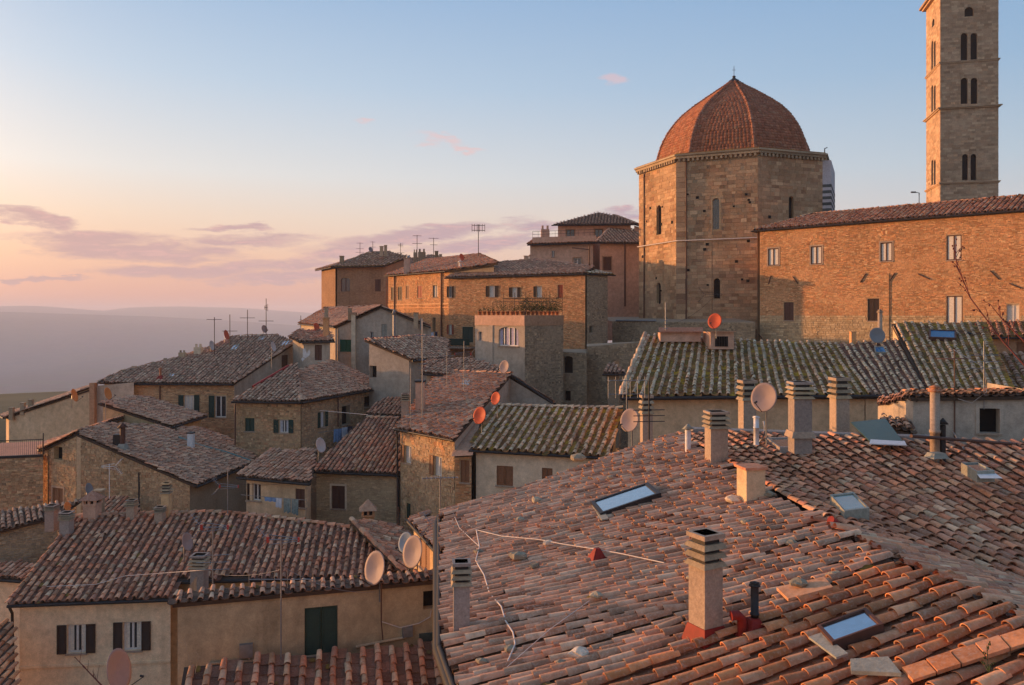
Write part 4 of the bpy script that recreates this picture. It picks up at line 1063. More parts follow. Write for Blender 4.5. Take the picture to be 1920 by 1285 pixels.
# ------------------------------------------------------------------ block with terrace garden
def garden_block():
    t = house('terrace_garden_block', 'square block with an arched curtained window and plants along its roof terrace', 'house', (.9, 56, -10))
    top = P(984, 599, 56).z; a = P(891, 599, 59.4); c = P(984, 599, 56); b = P(1056, 599, 58.8); a.z = c.z = b.z = top; back = a + (b - c)
    wall(t, a, c, -14, P_GREY, [W(935, 613, 972, 649, 'curtain', curtain=M_CURTL, full=False, frame=M_WFR, arch=.5, panes=4, wallmat=P_GREY), W(897, 622, 904, 640, 'glass', sill=False)])
    wall(t, c, b, -14, S_GREYM, [], RUBB, S_GREY, mh=9); wall(t, b, back, -14, S_GREYM, [], RUBB, S_GREY, mh=8); wall(t, back, a, -14, P_GREY)
    mb = MB(); mb.face([a, c, b, back]); mb.build('roof', P_GREY, t)
    for p, q, m in ((a, c, P_PINK), (c, b, P_BROWN), (b, back, P_BROWN)):
        fr = Fr(p, q); mb = MB(); fr.box(mb, 0, fr.L, top - .45, top + .28, -.14, .05); mb.build('parapet', m, t)
    fr = Fr(a, c); mb = MB(); s = fr.hit(921, 600)[0]; fr.box(mb, s - .2, s + .2, top - 5, top - .45, 0, .06); mb.build('pilaster', P_GREY, t)
    fr2 = Fr(c, b); z = top + .3
    mb = MB()
    for ff, s0, s1 in ((Fr(a, c), fr.L * .35, fr.L), (fr2, 0, fr2.L)):
        for zz in (top + 1.25,): mb.tube([ff.p(s0, zz, -.1), ff.p(s1, zz, -.1)], .02, 4)
        for i in range(4): mb.tube([ff.p(s0 + (s1 - s0) * i / 3, top + .2, -.1), ff.p(s0 + (s1 - s0) * i / 3, top + 1.9 if i else top + 1.25, -.1)], .02, 4)
    mb.build('railing', M_METD, t)
    k = 0
    for ff, s0, s1, n, big in ((fr, fr.L * .04, fr.L * .98, 10, .6), (fr2, .1, fr2.L - .1, 9, 1.0)):
        for i in range(n):
            s = s0 + (s1 - s0) * (i + .5) / n; p = Vector(ff.p(s, top + .285, -.05 if ff is fr else -.35))
            hh = (random.uniform(.1, .35) if i < 4 and big < 1 else random.uniform(.45, .8)) * (1 if big < 1 else 1.3)
            ordn = ('first', 'second', 'third', 'fourth', 'fifth', 'sixth', 'seventh', 'eighth', 'ninth', 'tenth')
            lb = (ordn[i] + ' potted plant from the left on the sunlit terrace parapet above the arched window' if ff is fr else ordn[i] + ' leafy shrub from the block corner along the shaded terrace edge')
            pt = thing('potted_plant', lb, 'potted plant', p, 'plants on the roof terrace'); k += 1
            mb = MB(); mb.lathe(p, [(.10, 0), (.15, .24), (.17, .24), (.17, .28), (.13, .28), (.13, .22)], 10); mb.build('pot', M_POT, pt)
            mb = MB(); c0 = p + Vector((0, 0, .3))
            for _ in range(int((150 if big < 1 else 420) * hh + 20)):
                dv = Vector((random.gauss(0, .22), random.gauss(0, .2), abs(random.gauss(0, .5)))) * hh * 1.1; q = c0 + dv; l = random.uniform(.06, .13); u = Vector((random.uniform(-1, 1), random.uniform(-1, 1), random.uniform(-.3, 1))).normalized() * l; w = u.cross(Vector((random.uniform(-1, 1), random.uniform(-1, 1), random.uniform(-1, 1)))).normalized() * l * .45
                mb.face([q - w, q + u * .5 - w * .1, q + w + u * .1, q + u])
            mb.build('foliage', M_LEAF, pt)
garden_block()

def retaining():
    t = thing('retaining_wall', 'rough stone terrace wall running below the domed church', 'wall', (14, 66, -8))
    wall(t, P(1148, 603, 76), P(1416, 604, 66.6), -12, S_GREYM, [], RUBB, S_GREY, mh=4)
    mb = MB(); a, b, c, d = P(1148, 603, 76), P(1416, 604, 66.6), P(1416, 604, 66.6) + Vector((0, 9, .4)), P(1148, 603, 76) + Vector((0, 14, .4)); mb.face([a, b, c, d]); mb.build('terrace_floor', S_GREYM, t)
    mb = MB(); mb.tube([P(1155, 601.5, 75.6), P(1230, 601.5, 72.8)], .09, 6); mb.build('pipe', M_METAL, t)
    t = house('ruined_stone_walls', 'dark rubble walls and arches in the shaded gap between the terrace block and the mossy roof', 'wall', (7, 58, -12), None)
    wall(t, P(1052, 660, 60), P(1100, 662, 59), -14, S_GREYM, [W(1056, 668, 1074, 700, 'hole', sill=False, arch=.4, wallmat=S_GREYM), W(1058, 733, 1070, 752, 'hole', sill=False)], RUBB, S_GREY, mh=8)
    wall(t, P(1100, 650, 61), P(1215, 640, 58), -14, S_GREYM, [W(1137, 702, 1144, 720, 'hole', sill=False)], RUBB, S_GREY, mh=9)
    mb = MB(); mb.face([P(1052, 660, 60), P(1100, 662, 59), P(1100, 655, 66), P(1052, 655, 66)]); mb.face([P(1100, 650, 61), P(1215, 640, 58), P(1215, 640, 66), P(1100, 645, 68)]); mb.build('ledge', S_GREYM, t)
    roof_face(t, (1130, 701, 54), (1174, 701, 53.5), .3, [(1166, 694), (1150, 682), (1140, 682)], spacing=.3, L=.36, tm=T_GREY, zb=-9, default=S_GREYM)
retaining()

# ------------------------------------------------------------------ grey gabled house and its neighbours
def grey_gable():
    t = house('grey_gabled_house', 'grey plastered gable house with green shutters and a tall pale flue on its front', 'house', (-12, 67, -8))
    e1 = P(628, 613, 68); e0 = P(560, 607.5, 88); r1 = P(714, 575, 67); r0 = P(608, 579, 92); f1 = P(808, 613, 66)
    roof_face(t, None, None, fan=[e0, e1, r1, r0], walls={1: 'skip', 2: 'skip', 0: dict(m=P_GREY, ov=.2)}, spacing=.34, L=.4, cw=.24, tm=T_OLD, zb=-13, default=P_GREY, caps=(1,))
    roof_face(t, None, None, fan=[f1, f1 + (r0 - r1), r0, r1], walls={1: 'skip', 2: 'skip', 3: 'skip'}, spacing=.34, L=.4, cw=.24, tm=T_OLD, zb=-13, default=P_GREY, gutter=False)
    n = Vector((.0, .15, 0)); d1 = Vector((.1, 0, -.1))
    wall(t, e1 + n, r1 + n - Vector((0, 0, .12)), -13, P_GREY, [W(637, 637, 661, 660, 'closed', sh=M_SHGB), W(694, 622, 700, 634, 'glass')])
    wall(t, r1 + n - Vector((0, 0, .12)), f1 + n, -13, P_GREY, [W(715, 608, 726, 631, 'closed', sh=LEAD)])
    mb = MB(); mb.box(P(663, 720, 67.4), .34, .34, (720 - 590) * 67.4 / 1500, 0); c = mb.build('chimney', P_CREAM, t)
    mb = MB(); mb.box(P(663, 590, 67.4), .5, .5, .18, 0); mb.build('cap_slab', T_RED, c)
    for (x, y0, y1, w) in ((612, 585, 577, 6), (656, 590, 578, 6), (739, 634, 580, 5), (780, 605, 586, 8), (790, 612, 597, 5)):
        Y = 67.5 if x < 700 else 65.8; chimney(t, P(x, y0, Y), w * Y / 1500, (y0 - y1) * Y / 1500, 'slab' if w > 5 else 'cone', S_GREY if w > 5 else M_METAL)
    t = house('annex_house', 'low grey annex with a red edged roof to the right of the gabled house', 'house', (-10, 57, -9))
    roof_face(t, (772, 675, 56), (842, 672, 58), .34, [(842, 638), (793, 630), (684, 638)], walls={4: dict(m=P_GREY, ov=.08, wins=[W(690, 686, 706, 708, 'hole', sill=False)]), 0: dict(m=P_GREY)}, spacing=.28, L=.36, tm=T_GREY, cm=T_CH, zb=-14, default=P_GREY)
    mb = MB(); mb.tube([P(684, 636, 61.8), P(793, 628, 64)], .09, 6); mb.build('flashing', M_REDF, t)
    t = house('dove_wall_house', 'small grey house with a white dove painted beside its brown door', 'house', (-15, 63, -8))
    f = roof_face(t, (562, 641, 63.5), (628, 640, 62.5), .3, [(617, 622), (560, 619), (541, 632)], walls={0: dict(m=P_GREY, ov=.2, wins=[W(590, 647, 603.5, 676, 'closed', sh=M_BFR, sill=False)])}, spacing=.26, L=.36, tm=T_OLD, zb=-13, default=P_GREY)
    fr = f[1][0]; q = lambda x, y: fr.p(*fr.hit(x, y), .012); mb = MB()
    mb.face([q(568, 655), q(572, 653), q(575, 662), q(582, 661), q(580, 667), q(573, 672), q(568, 669)]); mb.face([q(576, 661.5), q(580, 655), q(582, 661)]); mb.face([q(568, 670), q(572, 673), q(567, 678), q(565, 673)]); mb.build('painted_dove', M_WHITE, t)
    chimney(t, P(611.5, 640, 64), .42, 1.9, 'slab', S_BRICK)
grey_gable()

def left_long_roof():
    t = house('long_grey_roof_house', 'ochre house with green shutters under the long grey roof pointing down to the valley', 'house', (-24, 58, -10))
    wins = [W(345, 741, 364, 774, 'curtain', sh=M_SHG, panes=3), W(403, 742, 424, 783, 'glass', sh=M_SHG, shr=0)]
    f = roof_face(t, (252, 719, 58), (438, 720, 57.7), .3, [(556, 641), (520, 630), (462, 631), (437, 633), (410, 647), (337, 672), (225, 699), (181, 717)], walls={0: dict(m=P_OCHRE, blocks=BRK, bm=S_RUB, mh=7, ov=.3, wins=wins), 1: dict(m=P_GREY, wins=[W(528, 666, 540, 689, 'closed', sh=M_BFR, sill=False)], ov=.12)}, spacing=.27, L=.36, tm=T_GREY, cm=T_CH, zb=-16, default=P_OCHRE, caps=(1, 3, 4, 5, 6, 7))
    pl = Plane(P(252, 719, 58), P(438, 720, 57.7), .3)
    for q in (((432, 659), (443, 658), (449, 650), (438, 650)), ((483, 641), (494, 640), (501, 634), (489, 634)), ((525, 651), (543, 649), (546, 642), (530, 643)), ((316, 709), (325, 709), (330, 704), (320, 704))):
        skylight(t, [pl.hit(*c) for c in q])
    for (x, y0, y1, w, m) in ((342, 671, 657, 11, S_GREY), (372, 665, 645, 13, P_CREAM)):
        p = pl.hit(x, y0); chimney(t, p, w * p.y / 1500, (y0 - y1) * p.y / 1500, 'pots', m)
    p = pl.hit(301, 712); chimney(t, p, .16, .9, 'cone', M_POT); mb = MB(); mb.box(p, .5, .5, .3, 0, .4); mb.build('flashing', M_REDF, t)
    for x, y in ((230, 699), (250, 692), (287, 684), (310, 677)): p = pl.hit(x, y); mb = MB(); mb.box(p, .35, .3, .22, .4, .7); mb.build('ridge_stone', S_GREY, t)
    fr = f[1][0]; s = fr.hit(301, 730)[0]; mb = MB(); mb.tube([fr.p(s, -5.2, .1), fr.p(s, -11, .1)], .05, 6); mb.build('drainpipe', M_COPPER, t)
    # parapet and pier
    mb = MB(); fr = Fr(P(179, 722, 58.6), P(251, 716, 57.5)); a = fr.a
    mb.hexa([P(179, 800, 58.6), P(251, 800, 57.5), P(251, 800, 58), P(179, 800, 59.1), P(179, 724, 58.6), P(251, 717, 57.5), P(251, 717, 58), P(179, 724, 59.1)]); mb.build('parapet', P_GREY, t)
    mb = MB(); mb.box(P(174.5, 800, 58.4), .36, .36, (800 - 718) * 58.4 / 1500); mb.build('pier', P_BROWN, t)
    t = house('stucco_shed_house', 'blank ochre stucco gable wall with a sloping coping above the valley at left', 'house', (-34, 61, -12))
    roof_face(t, None, None, fan=[P(3, 780, 68), P(8, 783, 61.5), P(178, 726, 59.5), P(176, 723, 65)], walls={1: dict(m=P_TAN, ov=.1)}, spacing=.3, L=.38, tm=T_GREY, zb=-18, default=P_TAN)
    for x, y in ((22, 771), (43, 762), (58, 756)): p = P(x, y + 4, 61.2); chimney(t, p, .3, .45, 'slab', S_GREY)
left_long_roof()

def hip_house():
    t = house('hipped_stone_house', 'stone corner house with a hipped grey roof and one white window between dark green shutters', 'house', (-13, 50, -10))
    w0 = [W(459.5, 784, 477, 809, 'closed', sh=M_SHG), W(523, 787, 541, 812, 'curtain', curtain=M_CLW, sh=M_SHG, full=False)]
    w1 = [W(600, 772, 609, 801, 'curtain', curtain=M_CLW, sh=M_SHG, full=False), W(641, 761, 656, 796, 'hole', sh=M_SHG), W(683, 743, 699, 763, 'hole')]
    f = roof_face(t, (435, 752, 50), (565, 754, 49.4), .31, [(556, 681), (541, 690)], walls={0: dict(m=S_RUBM, blocks=RUBB, bm=S_RUB, mh=5.5, wins=w0), 1: 'skip', 3: dict(ov=.05)}, spacing=.26, L=.36, tm=T_GREY, cm=T_CH, zb=-16, default=S_RUBM)
    roof_face(t, (565, 754, 49.4), (727, 725, 60), .33, [(624, 676), f[0][2]], walls={0: dict(m=S_GREYM, blocks=RUBB, bm=S_RUB, mh=6, wins=w1), 3: 'skip', 2: dict(ov=.05)}, caps=(3,), spacing=.26, L=.36, tm=T_OLD, cm=T_CH, zb=-16, default=S_RUBM)
    mb = MB(); a, b = f[0][0], f[0][3]; mb.tube([a.lerp(b, .35) + Vector((0, 0, .12)), b + Vector((0, 0, .12))], .10, 6); mb.build('flashing', M_REDF, t)
    mb = MB(); mb.tube([P(441, 757, 49.9), P(441, 835, 49.9)], .05, 6); mb.build('drainpipe', M_COPPER, t)
    mb = MB(); mb.tube([P(634, 740, 53.5), P(634, 800, 53.5)], .05, 6); mb.build('drainpipe', M_COPPER, t)
hip_house()

def small_roof_house():
    t = house('low_stucco_house', 'low stucco house with a single pinkish roof slope tucked under the long grey roof', 'house', (-23, 52, -10))
    roof_face(t, (322, 800, 50), (386, 780, 55.2), .25, [(276, 745), (250, 744), (184, 756)], walls={4: dict(m=P_OCHRE, ov=.08), 0: dict(m=P_TAN, ov=.25)}, spacing=.26, L=.36, tm=T_OLD, zb=-15, default=P_TAN)
    mb = MB(); mb.tube([P(330, 803, 50), P(330, 830, 50)], .04, 6); mb.build('drainpipe', M_METD, t)
small_roof_house()

def stone_gable_house():
    t = house('stone_gable_house', 'rubble stone house with a broad purplish roof and a small dark gable window', 'house', (-20, 44, -13))
    f = roof_face(t, (367, 911, 42), (472, 869, 48.3), .3, [(481, 842), (375, 803), (192, 795), (142, 813)], walls={5: dict(m=S_RUBM, blocks=RUBB, bm=S_RUB, mh=6, ov=.06), 0: dict(m=S_GREYM, ov=.4)}, spacing=.235, L=.34, tm=T_OLD, cm=T_CH, zb=-20, default=S_RUBM, nsingle=0)
    poly = f[0]; top = poly[5] - Vector((0, 0, .12)) + Vector((.02, .06, 0)); a = P(78, 844, 45.9)
    wall(t, a, top, -20, S_RUBM, [W(101, 838, 117, 862, 'hole', sill=False), W(99, 915, 119, 951, 'closed', sh=M_SHO, surround=CONC2)], RUBB, S_RUB, mh=6)
    roof_face(t, None, None, fan=[P(66, 838, 54), P(77, 843, 45.7), poly[5], poly[5] + Vector((-.6, 8, .1))], walls={1: 'skip', 2: 'skip', 3: 'skip'}, spacing=.26, L=.36, tm=T_RED, zb=-20, default=S_RUBM)
    pl = Plane(P(367, 911, 42), P(472, 869, 48.3), .3)
    p = pl.hit(230, 844); chimney(t, p, .28, 1.5, 'cone', M_BFR); mb = MB(); mb.box(p, .6, .6, .35, 0, .5); mb.build('flashing', LEAD, t)
    mb = MB(); mb.box(pl.hit(222, 838), .45, .4, .7, .2); mb.build('vent_box', M_METD, t)
    p = pl.hit(358, 842); chimney(t, p, .32, 1.0, 'slab', M_WHITE, capm=M_METD)
    mb = MB(); mb.tube([pl.hit(335, 824) + Vector((0, 0, .12)), pl.hit(372, 838) + Vector((0, 0, .1)), pl.hit(425, 852) + Vector((0, 0, .12)), pl.hit(470, 868) + Vector((0, 0, .12))], .07, 6); mb.build('plastic_sheet_edge', flat('verdigris', (.13, .20, .17), .6), t)
    mb = MB(); mb.tube([P(261, 886, 43.2), P(261, 955, 43.2)], .06, 6); mb.build('drainpipe', M_METD, t)
    # terrace at the far left
    t = thing('roof_terrace', 'small pink floored terrace with thin iron railings at the far left edge', 'terrace', (-28, 45, -12))
    a, b = P(-60, 863, 44.2), P(81, 863, 45.2); b.z = a.z = -8.05; fr = Fr(a, b)
    wall(t, a, b, -20, S_RUBM, [], RUBB, S_RUB, mh=5)
    mb = MB(); mb.face([a, b, b + Vector((-2.2, 6, 0)), a + Vector((-2, 6, 0))]); mb.build('floor', stone_mat('terrace_floor', [(.42, .20, .15), (.40, .19, .14)], tone=.05), t)
    mb = MB(); fr.box(mb, 0, fr.L, -8.04, -7.9, -.1, .05); mb.build('kerb', M_METD, t)
    mb = MB(); mb.tube([fr.p(0, -7.05), fr.p(fr.L, -7.05)], .025, 5); mb.tube([fr.p(fr.L, -7.9), fr.p(fr.L, -6.7)], .03, 5); r_ = mb.build('railing', M_METD, t)
    for i in range(38): mb = MB(); x = fr.L * (i + .5) / 38; mb.tube([fr.p(x, -7.9), fr.p(x, -7.05)], .011, 4); mb.build('baluster', M_METD, r_)
stone_gable_house()

def middle_houses():
    t = house('laundry_house', 'low tan house with dark windows and a clothes line under its patched roof', 'house', (-12, 41, -13))
    roof_face(t, (446, 894, 42), (582, 906, 40.4), .32, [(594, 846), (510, 846)], walls={0: dict(m=P_TAN, wins=[W(458, 906, 468, 938, 'closed', sh=M_SHB), W(473, 907, 489, 939, 'glass', frame=M_WFR), W(554, 917, 573, 952, 'closed', sh=M_BFR)])}, caps=(3,), spacing=.235, L=.34, tm=T_OLD, zb=-20, default=P_TAN)
    t = house('yellow_brick_house', 'yellowish brick house with one dark shuttered window in a pale frame', 'house', (-8, 40, -13))
    f = roof_face(t, (579, 883, 45.0), (754, 890, 44.1), .34, [(747, 786), (688, 784)], walls={0: dict(m=S_BRICKM, blocks=(.075, .3, .2), bm=S_PALE, mh=6, ov=.25, wins=[W(622, 911, 647, 954, 'closed', sh=M_BFR, surround=P_CREAM)])}, caps=(2,), spacing=.27, L=.36, tm=T_RED, cm=T_CH, zb=-20, default=P_TAN, nsingle=120)
    t = house('sliver_roof_house', 'narrow strip of tiled roof wedged behind the yellowish brick house', 'house', (-8, 47, -11))
    roof_face(t, (686, 777, 53.5), (754, 780, 53), .3, [(756, 746), (722, 748), (700, 760)], spacing=.26, L=.36, tm=T_OLD, zb=-16, default=P_PINK)
    chimney(t, P(760, 782, 45.5), .42, 1.35, 'slats', CONC2); chimney(t, P(788, 765, 46), .5, 1.6, 'slab', P_PINK, capm=M_METD)
middle_houses()

def orange_house():
    t = house('sunlit_rubble_house', 'sunlit orange stone house with brick arches above two narrow white windows', 'house', (-5, 42, -11))
    wins = [W(759, 836, 771, 869, 'curtain', sh=M_SHO, shr=0, brickarch=S_BRICK), W(814, 856, 828, 893, 'curtain', sh=M_SHO, shr=0, brickarch=S_BRICK), W(762, 944, 770, 975, 'closed', sh=M_SHG)]
    f = roof_face(t, (742, 803, 44), (852, 824, 40.1), .34, [(958, 703), (822, 697)], walls={0: dict(m=S_RUBM, blocks=RUBB, bm=S_RUB, mh=8, ov=.12, wins=wins), 1: dict(m=P_GREY, ov=.05), 2: 'skip'}, caps=(2,), spacing=.27, L=.36, tm=T_OLD, cm=T_CH, zb=-20, default=S_RUBM, nsingle=100)
    rr = f[0][2]; foot = P(1037, 759, rr.y - 1.2)
    wall(t, rr + Vector((-.3, .1, -.1)), foot, -16, P_GREY)
    back = f[0][3] - rr
    roof_face(t, None, None, fan=[foot + Vector((.1, 0, .1)), foot + back, rr + back, rr], walls={0: 'skip', 1: 'skip', 2: 'skip', 3: 'skip'}, spacing=.27, L=.36, tm=T_OLD, zb=-16)
    mb = MB(); mb.tube([rr + Vector((0, -.1, .0)), foot + Vector((0, -.1, .08))], .07, 5); mb.build('verge_board', M_METD, t)
    pl = Plane(P(742, 803, 44), P(852, 824, 40.1), .34); skylight(t, [pl.hit(*c) for c in ((866, 726), (880, 727), (887, 713), (869, 714))], gl=M_SKYGB)
    wall(t, P(853, 858, 40.2), P(884, 856, 39.9), -20, S_BRICKM, [W(863.5, 863, 880, 905, 'closed', sh=M_SHO)], BRK, S_BRICK, mh=5)
    mb = MB(); mb.face([P(846, 856, 39.7), P(886, 854, 39.5), P(900, 790, 43), P(862, 800, 43)]); mb.build('lean_to_roof', T_GREY, t)
    mb = MB(); mb.tube([P(744, 806, 43.8), P(747, 950, 43.8)], .05, 6); mb.build('drainpipe', M_METD, t)
    t = house('cream_mossy_house', 'cream house with closed brown shutters under the ribbed roof edged with yellow moss', 'house', (1, 39, -10))
    f = roof_face(t, (880, 843, 40), (1144, 857, 37.9), .32, [(1166, 768), (924, 762)], walls={0: dict(m=P_CREAM, ov=.2, wins=[W(931, 874, 962, 911, 'closed', sh=M_SHO), W(1016, 878, 1036, 905, 'closed', sh=M_SHO)])}, caps=(2,), spacing=.40, L=.36, cw=.20, tm=T_MOSS, cm=T_MOSSCH, zb=-18, default=P_CREAM, nsingle=300)
    t = house('pink_tiled_house', 'low house with a faded pink tiled roof between the annex and the terrace block', 'house', (-3, 52, -9))
    roof_face(t, (790, 700, 52), (945, 712, 50), .24, [(935, 690), (880, 672), (800, 676)], spacing=.26, L=.36, tm=T_PINK, zb=-14, default=P_GREY)
orange_house()

# ------------------------------------------------------------------ long mossy roof
def mossy_house():
    t = house('long_mossy_house', 'long ribbed roof covered in yellow green moss below the brick palace', 'house', (10, 39, -8))
    q1 = [P(1163, 744, 38), P(1625, 743, 36.6), P(1560, 646, 44), P(1210, 629, 45)]
    q2 = [P(1625, 743, 36.6), P(1742, 742, 36.3), P(1684, 640, 44), P(1560, 646, 44)]
    q3 = [P(1742, 741, 36.3), P(1898, 738, 36), P(1839, 606, 46), P(1672, 607, 46)]
    kw = dict(spacing=.40, L=.34, cw=.185, tm=T_MOSS, cm=T_MOSSCH, zb=-16, default=P_TAN)
    roof_face(t, None, None, fan=q1, walls={1: 'skip'}, nsingle=300, caps=(3,), **kw)
    roof_face(t, None, None, fan=q2, walls={1: 'skip', 3: 'skip'}, **{**kw, 'tm': T_MOSS, 'spacing': .36, 'cm': T_CHRED})
    roof_face(t, None, None, fan=q3, walls={3: dict(ov=.02)}, nsingle=0, **kw)
    # dormer with bars, chimney block
    def box_on(px0, px1, py0, py1, Y, dpt, m, name):
        a, b = P(px0, py1, Y), P(px1, py0, Y); mb = MB(); mb.hexa([(a.x, Y, a.z), (b.x, Y, a.z), (b.x, Y + dpt, a.z), (a.x, Y + dpt, a.z), (a.x, Y, b.z), (b.x, Y, b.z), (b.x, Y + dpt, b.z), (a.x, Y + dpt, b.z)]); return mb.build(name, m, t)
    d = box_on(1332, 1376, 623, 655, 42.6, 1.6, P_PINK, 'dormer')
    mb = MB(); fr = Fr(P(1341, 652, 42.58), P(1365, 652, 42.58)); fr.box(mb, 0, fr.L, P(0, 650, 42.58).z, P(0, 631, 42.58).z, -.02, .012); w = mb.build('window', M_DARK, d)
    for i in range(5): mb = MB(); x = fr.L * (i + .5) / 5; mb.tube([fr.p(x, P(0, 650, 42.5).z, .04), fr.p(x, P(0, 631, 42.5).z, .04)], .015, 4); mb.build('window_bar', M_METD, w)
    mb = MB(); mb.hexa([P(1328, 623, 42.4), P(1380, 623, 42.4), P(1380, 623, 44.4), P(1328, 623, 44.4), P(1328, 621, 42.4), P(1380, 621, 42.4), P(1380, 621, 44.4), P(1328, 621, 44.4)]); mb.build('dormer_roof', T_RED, d)
    box_on(1238, 1314, 624, 641, 43.6, .7, P_PINK, 'parapet'); mb = MB(); mb.hexa([P(1235, 624, 43.4), P(1318, 624, 43.4), P(1318, 616, 44.6), P(1235, 616, 44.6), P(1235, 622, 43.4), P(1318, 622, 43.4), P(1318, 614, 44.6), P(1235, 614, 44.6)]); mb.build('parapet_tiles', T_RED, t)
    up = lambda q, *c: [onq(q, *x) for x in c]
    skylight(t, up(q3, (1740, 641), (1792, 643), (1787, 629), (1741, 626)), M_BFR, M_BLUE, .22, 'solar_panel')
    skylight(t, up(q2, (1641, 667), (1664, 667), (1660, 656), (1639, 656)), LEAD, M_BLUE, .14)
    for (x, y0, y1, w, k, m) in ((1816, 648, 622, 8, 'cone', M_METD), (1650, 644, 580, 8, 'pipe', CONC2), (1599, 642, 622, 9, 'slab', S_BRICK)):
        p = P(x, y0, 43.8); chimney(t, p, w * 43.8 / 1500, (y0 - y1) * 43.8 / 1500, k, m)
    mb = MB()
    a, b = P(1165, 748, 37.8), P(1898, 741, 35.8); mb.tube([a, b], .09, 6); mb.build('gutter', M_GUT, t)
    t = house('far_right_house', 'corner of a house with an ochre window behind bare twigs at the right edge', 'house', (26, 44, -5))
    roof_face(t, (1841, 632, 49), (2100, 632, 46), .3, [(2100, 602), (1838, 604)], walls={0: dict(m=P_BROWN, wins=[W(1906, 641, 1935, 672, 'closed', sh=M_SHO)])}, spacing=.40, L=.34, cw=.23, tm=T_RED, cm=T_MOSSCH, zb=-10, default=P_BROWN)
    roof_face(t, (1900, 740, 38), (2150, 742, 36), .3, [(2150, 662), (1868, 664)], spacing=.36, L=.34, tm=T_GREY, cm=T_MOSSCH, zb=-10, default=P_BROWN)
mossy_house()

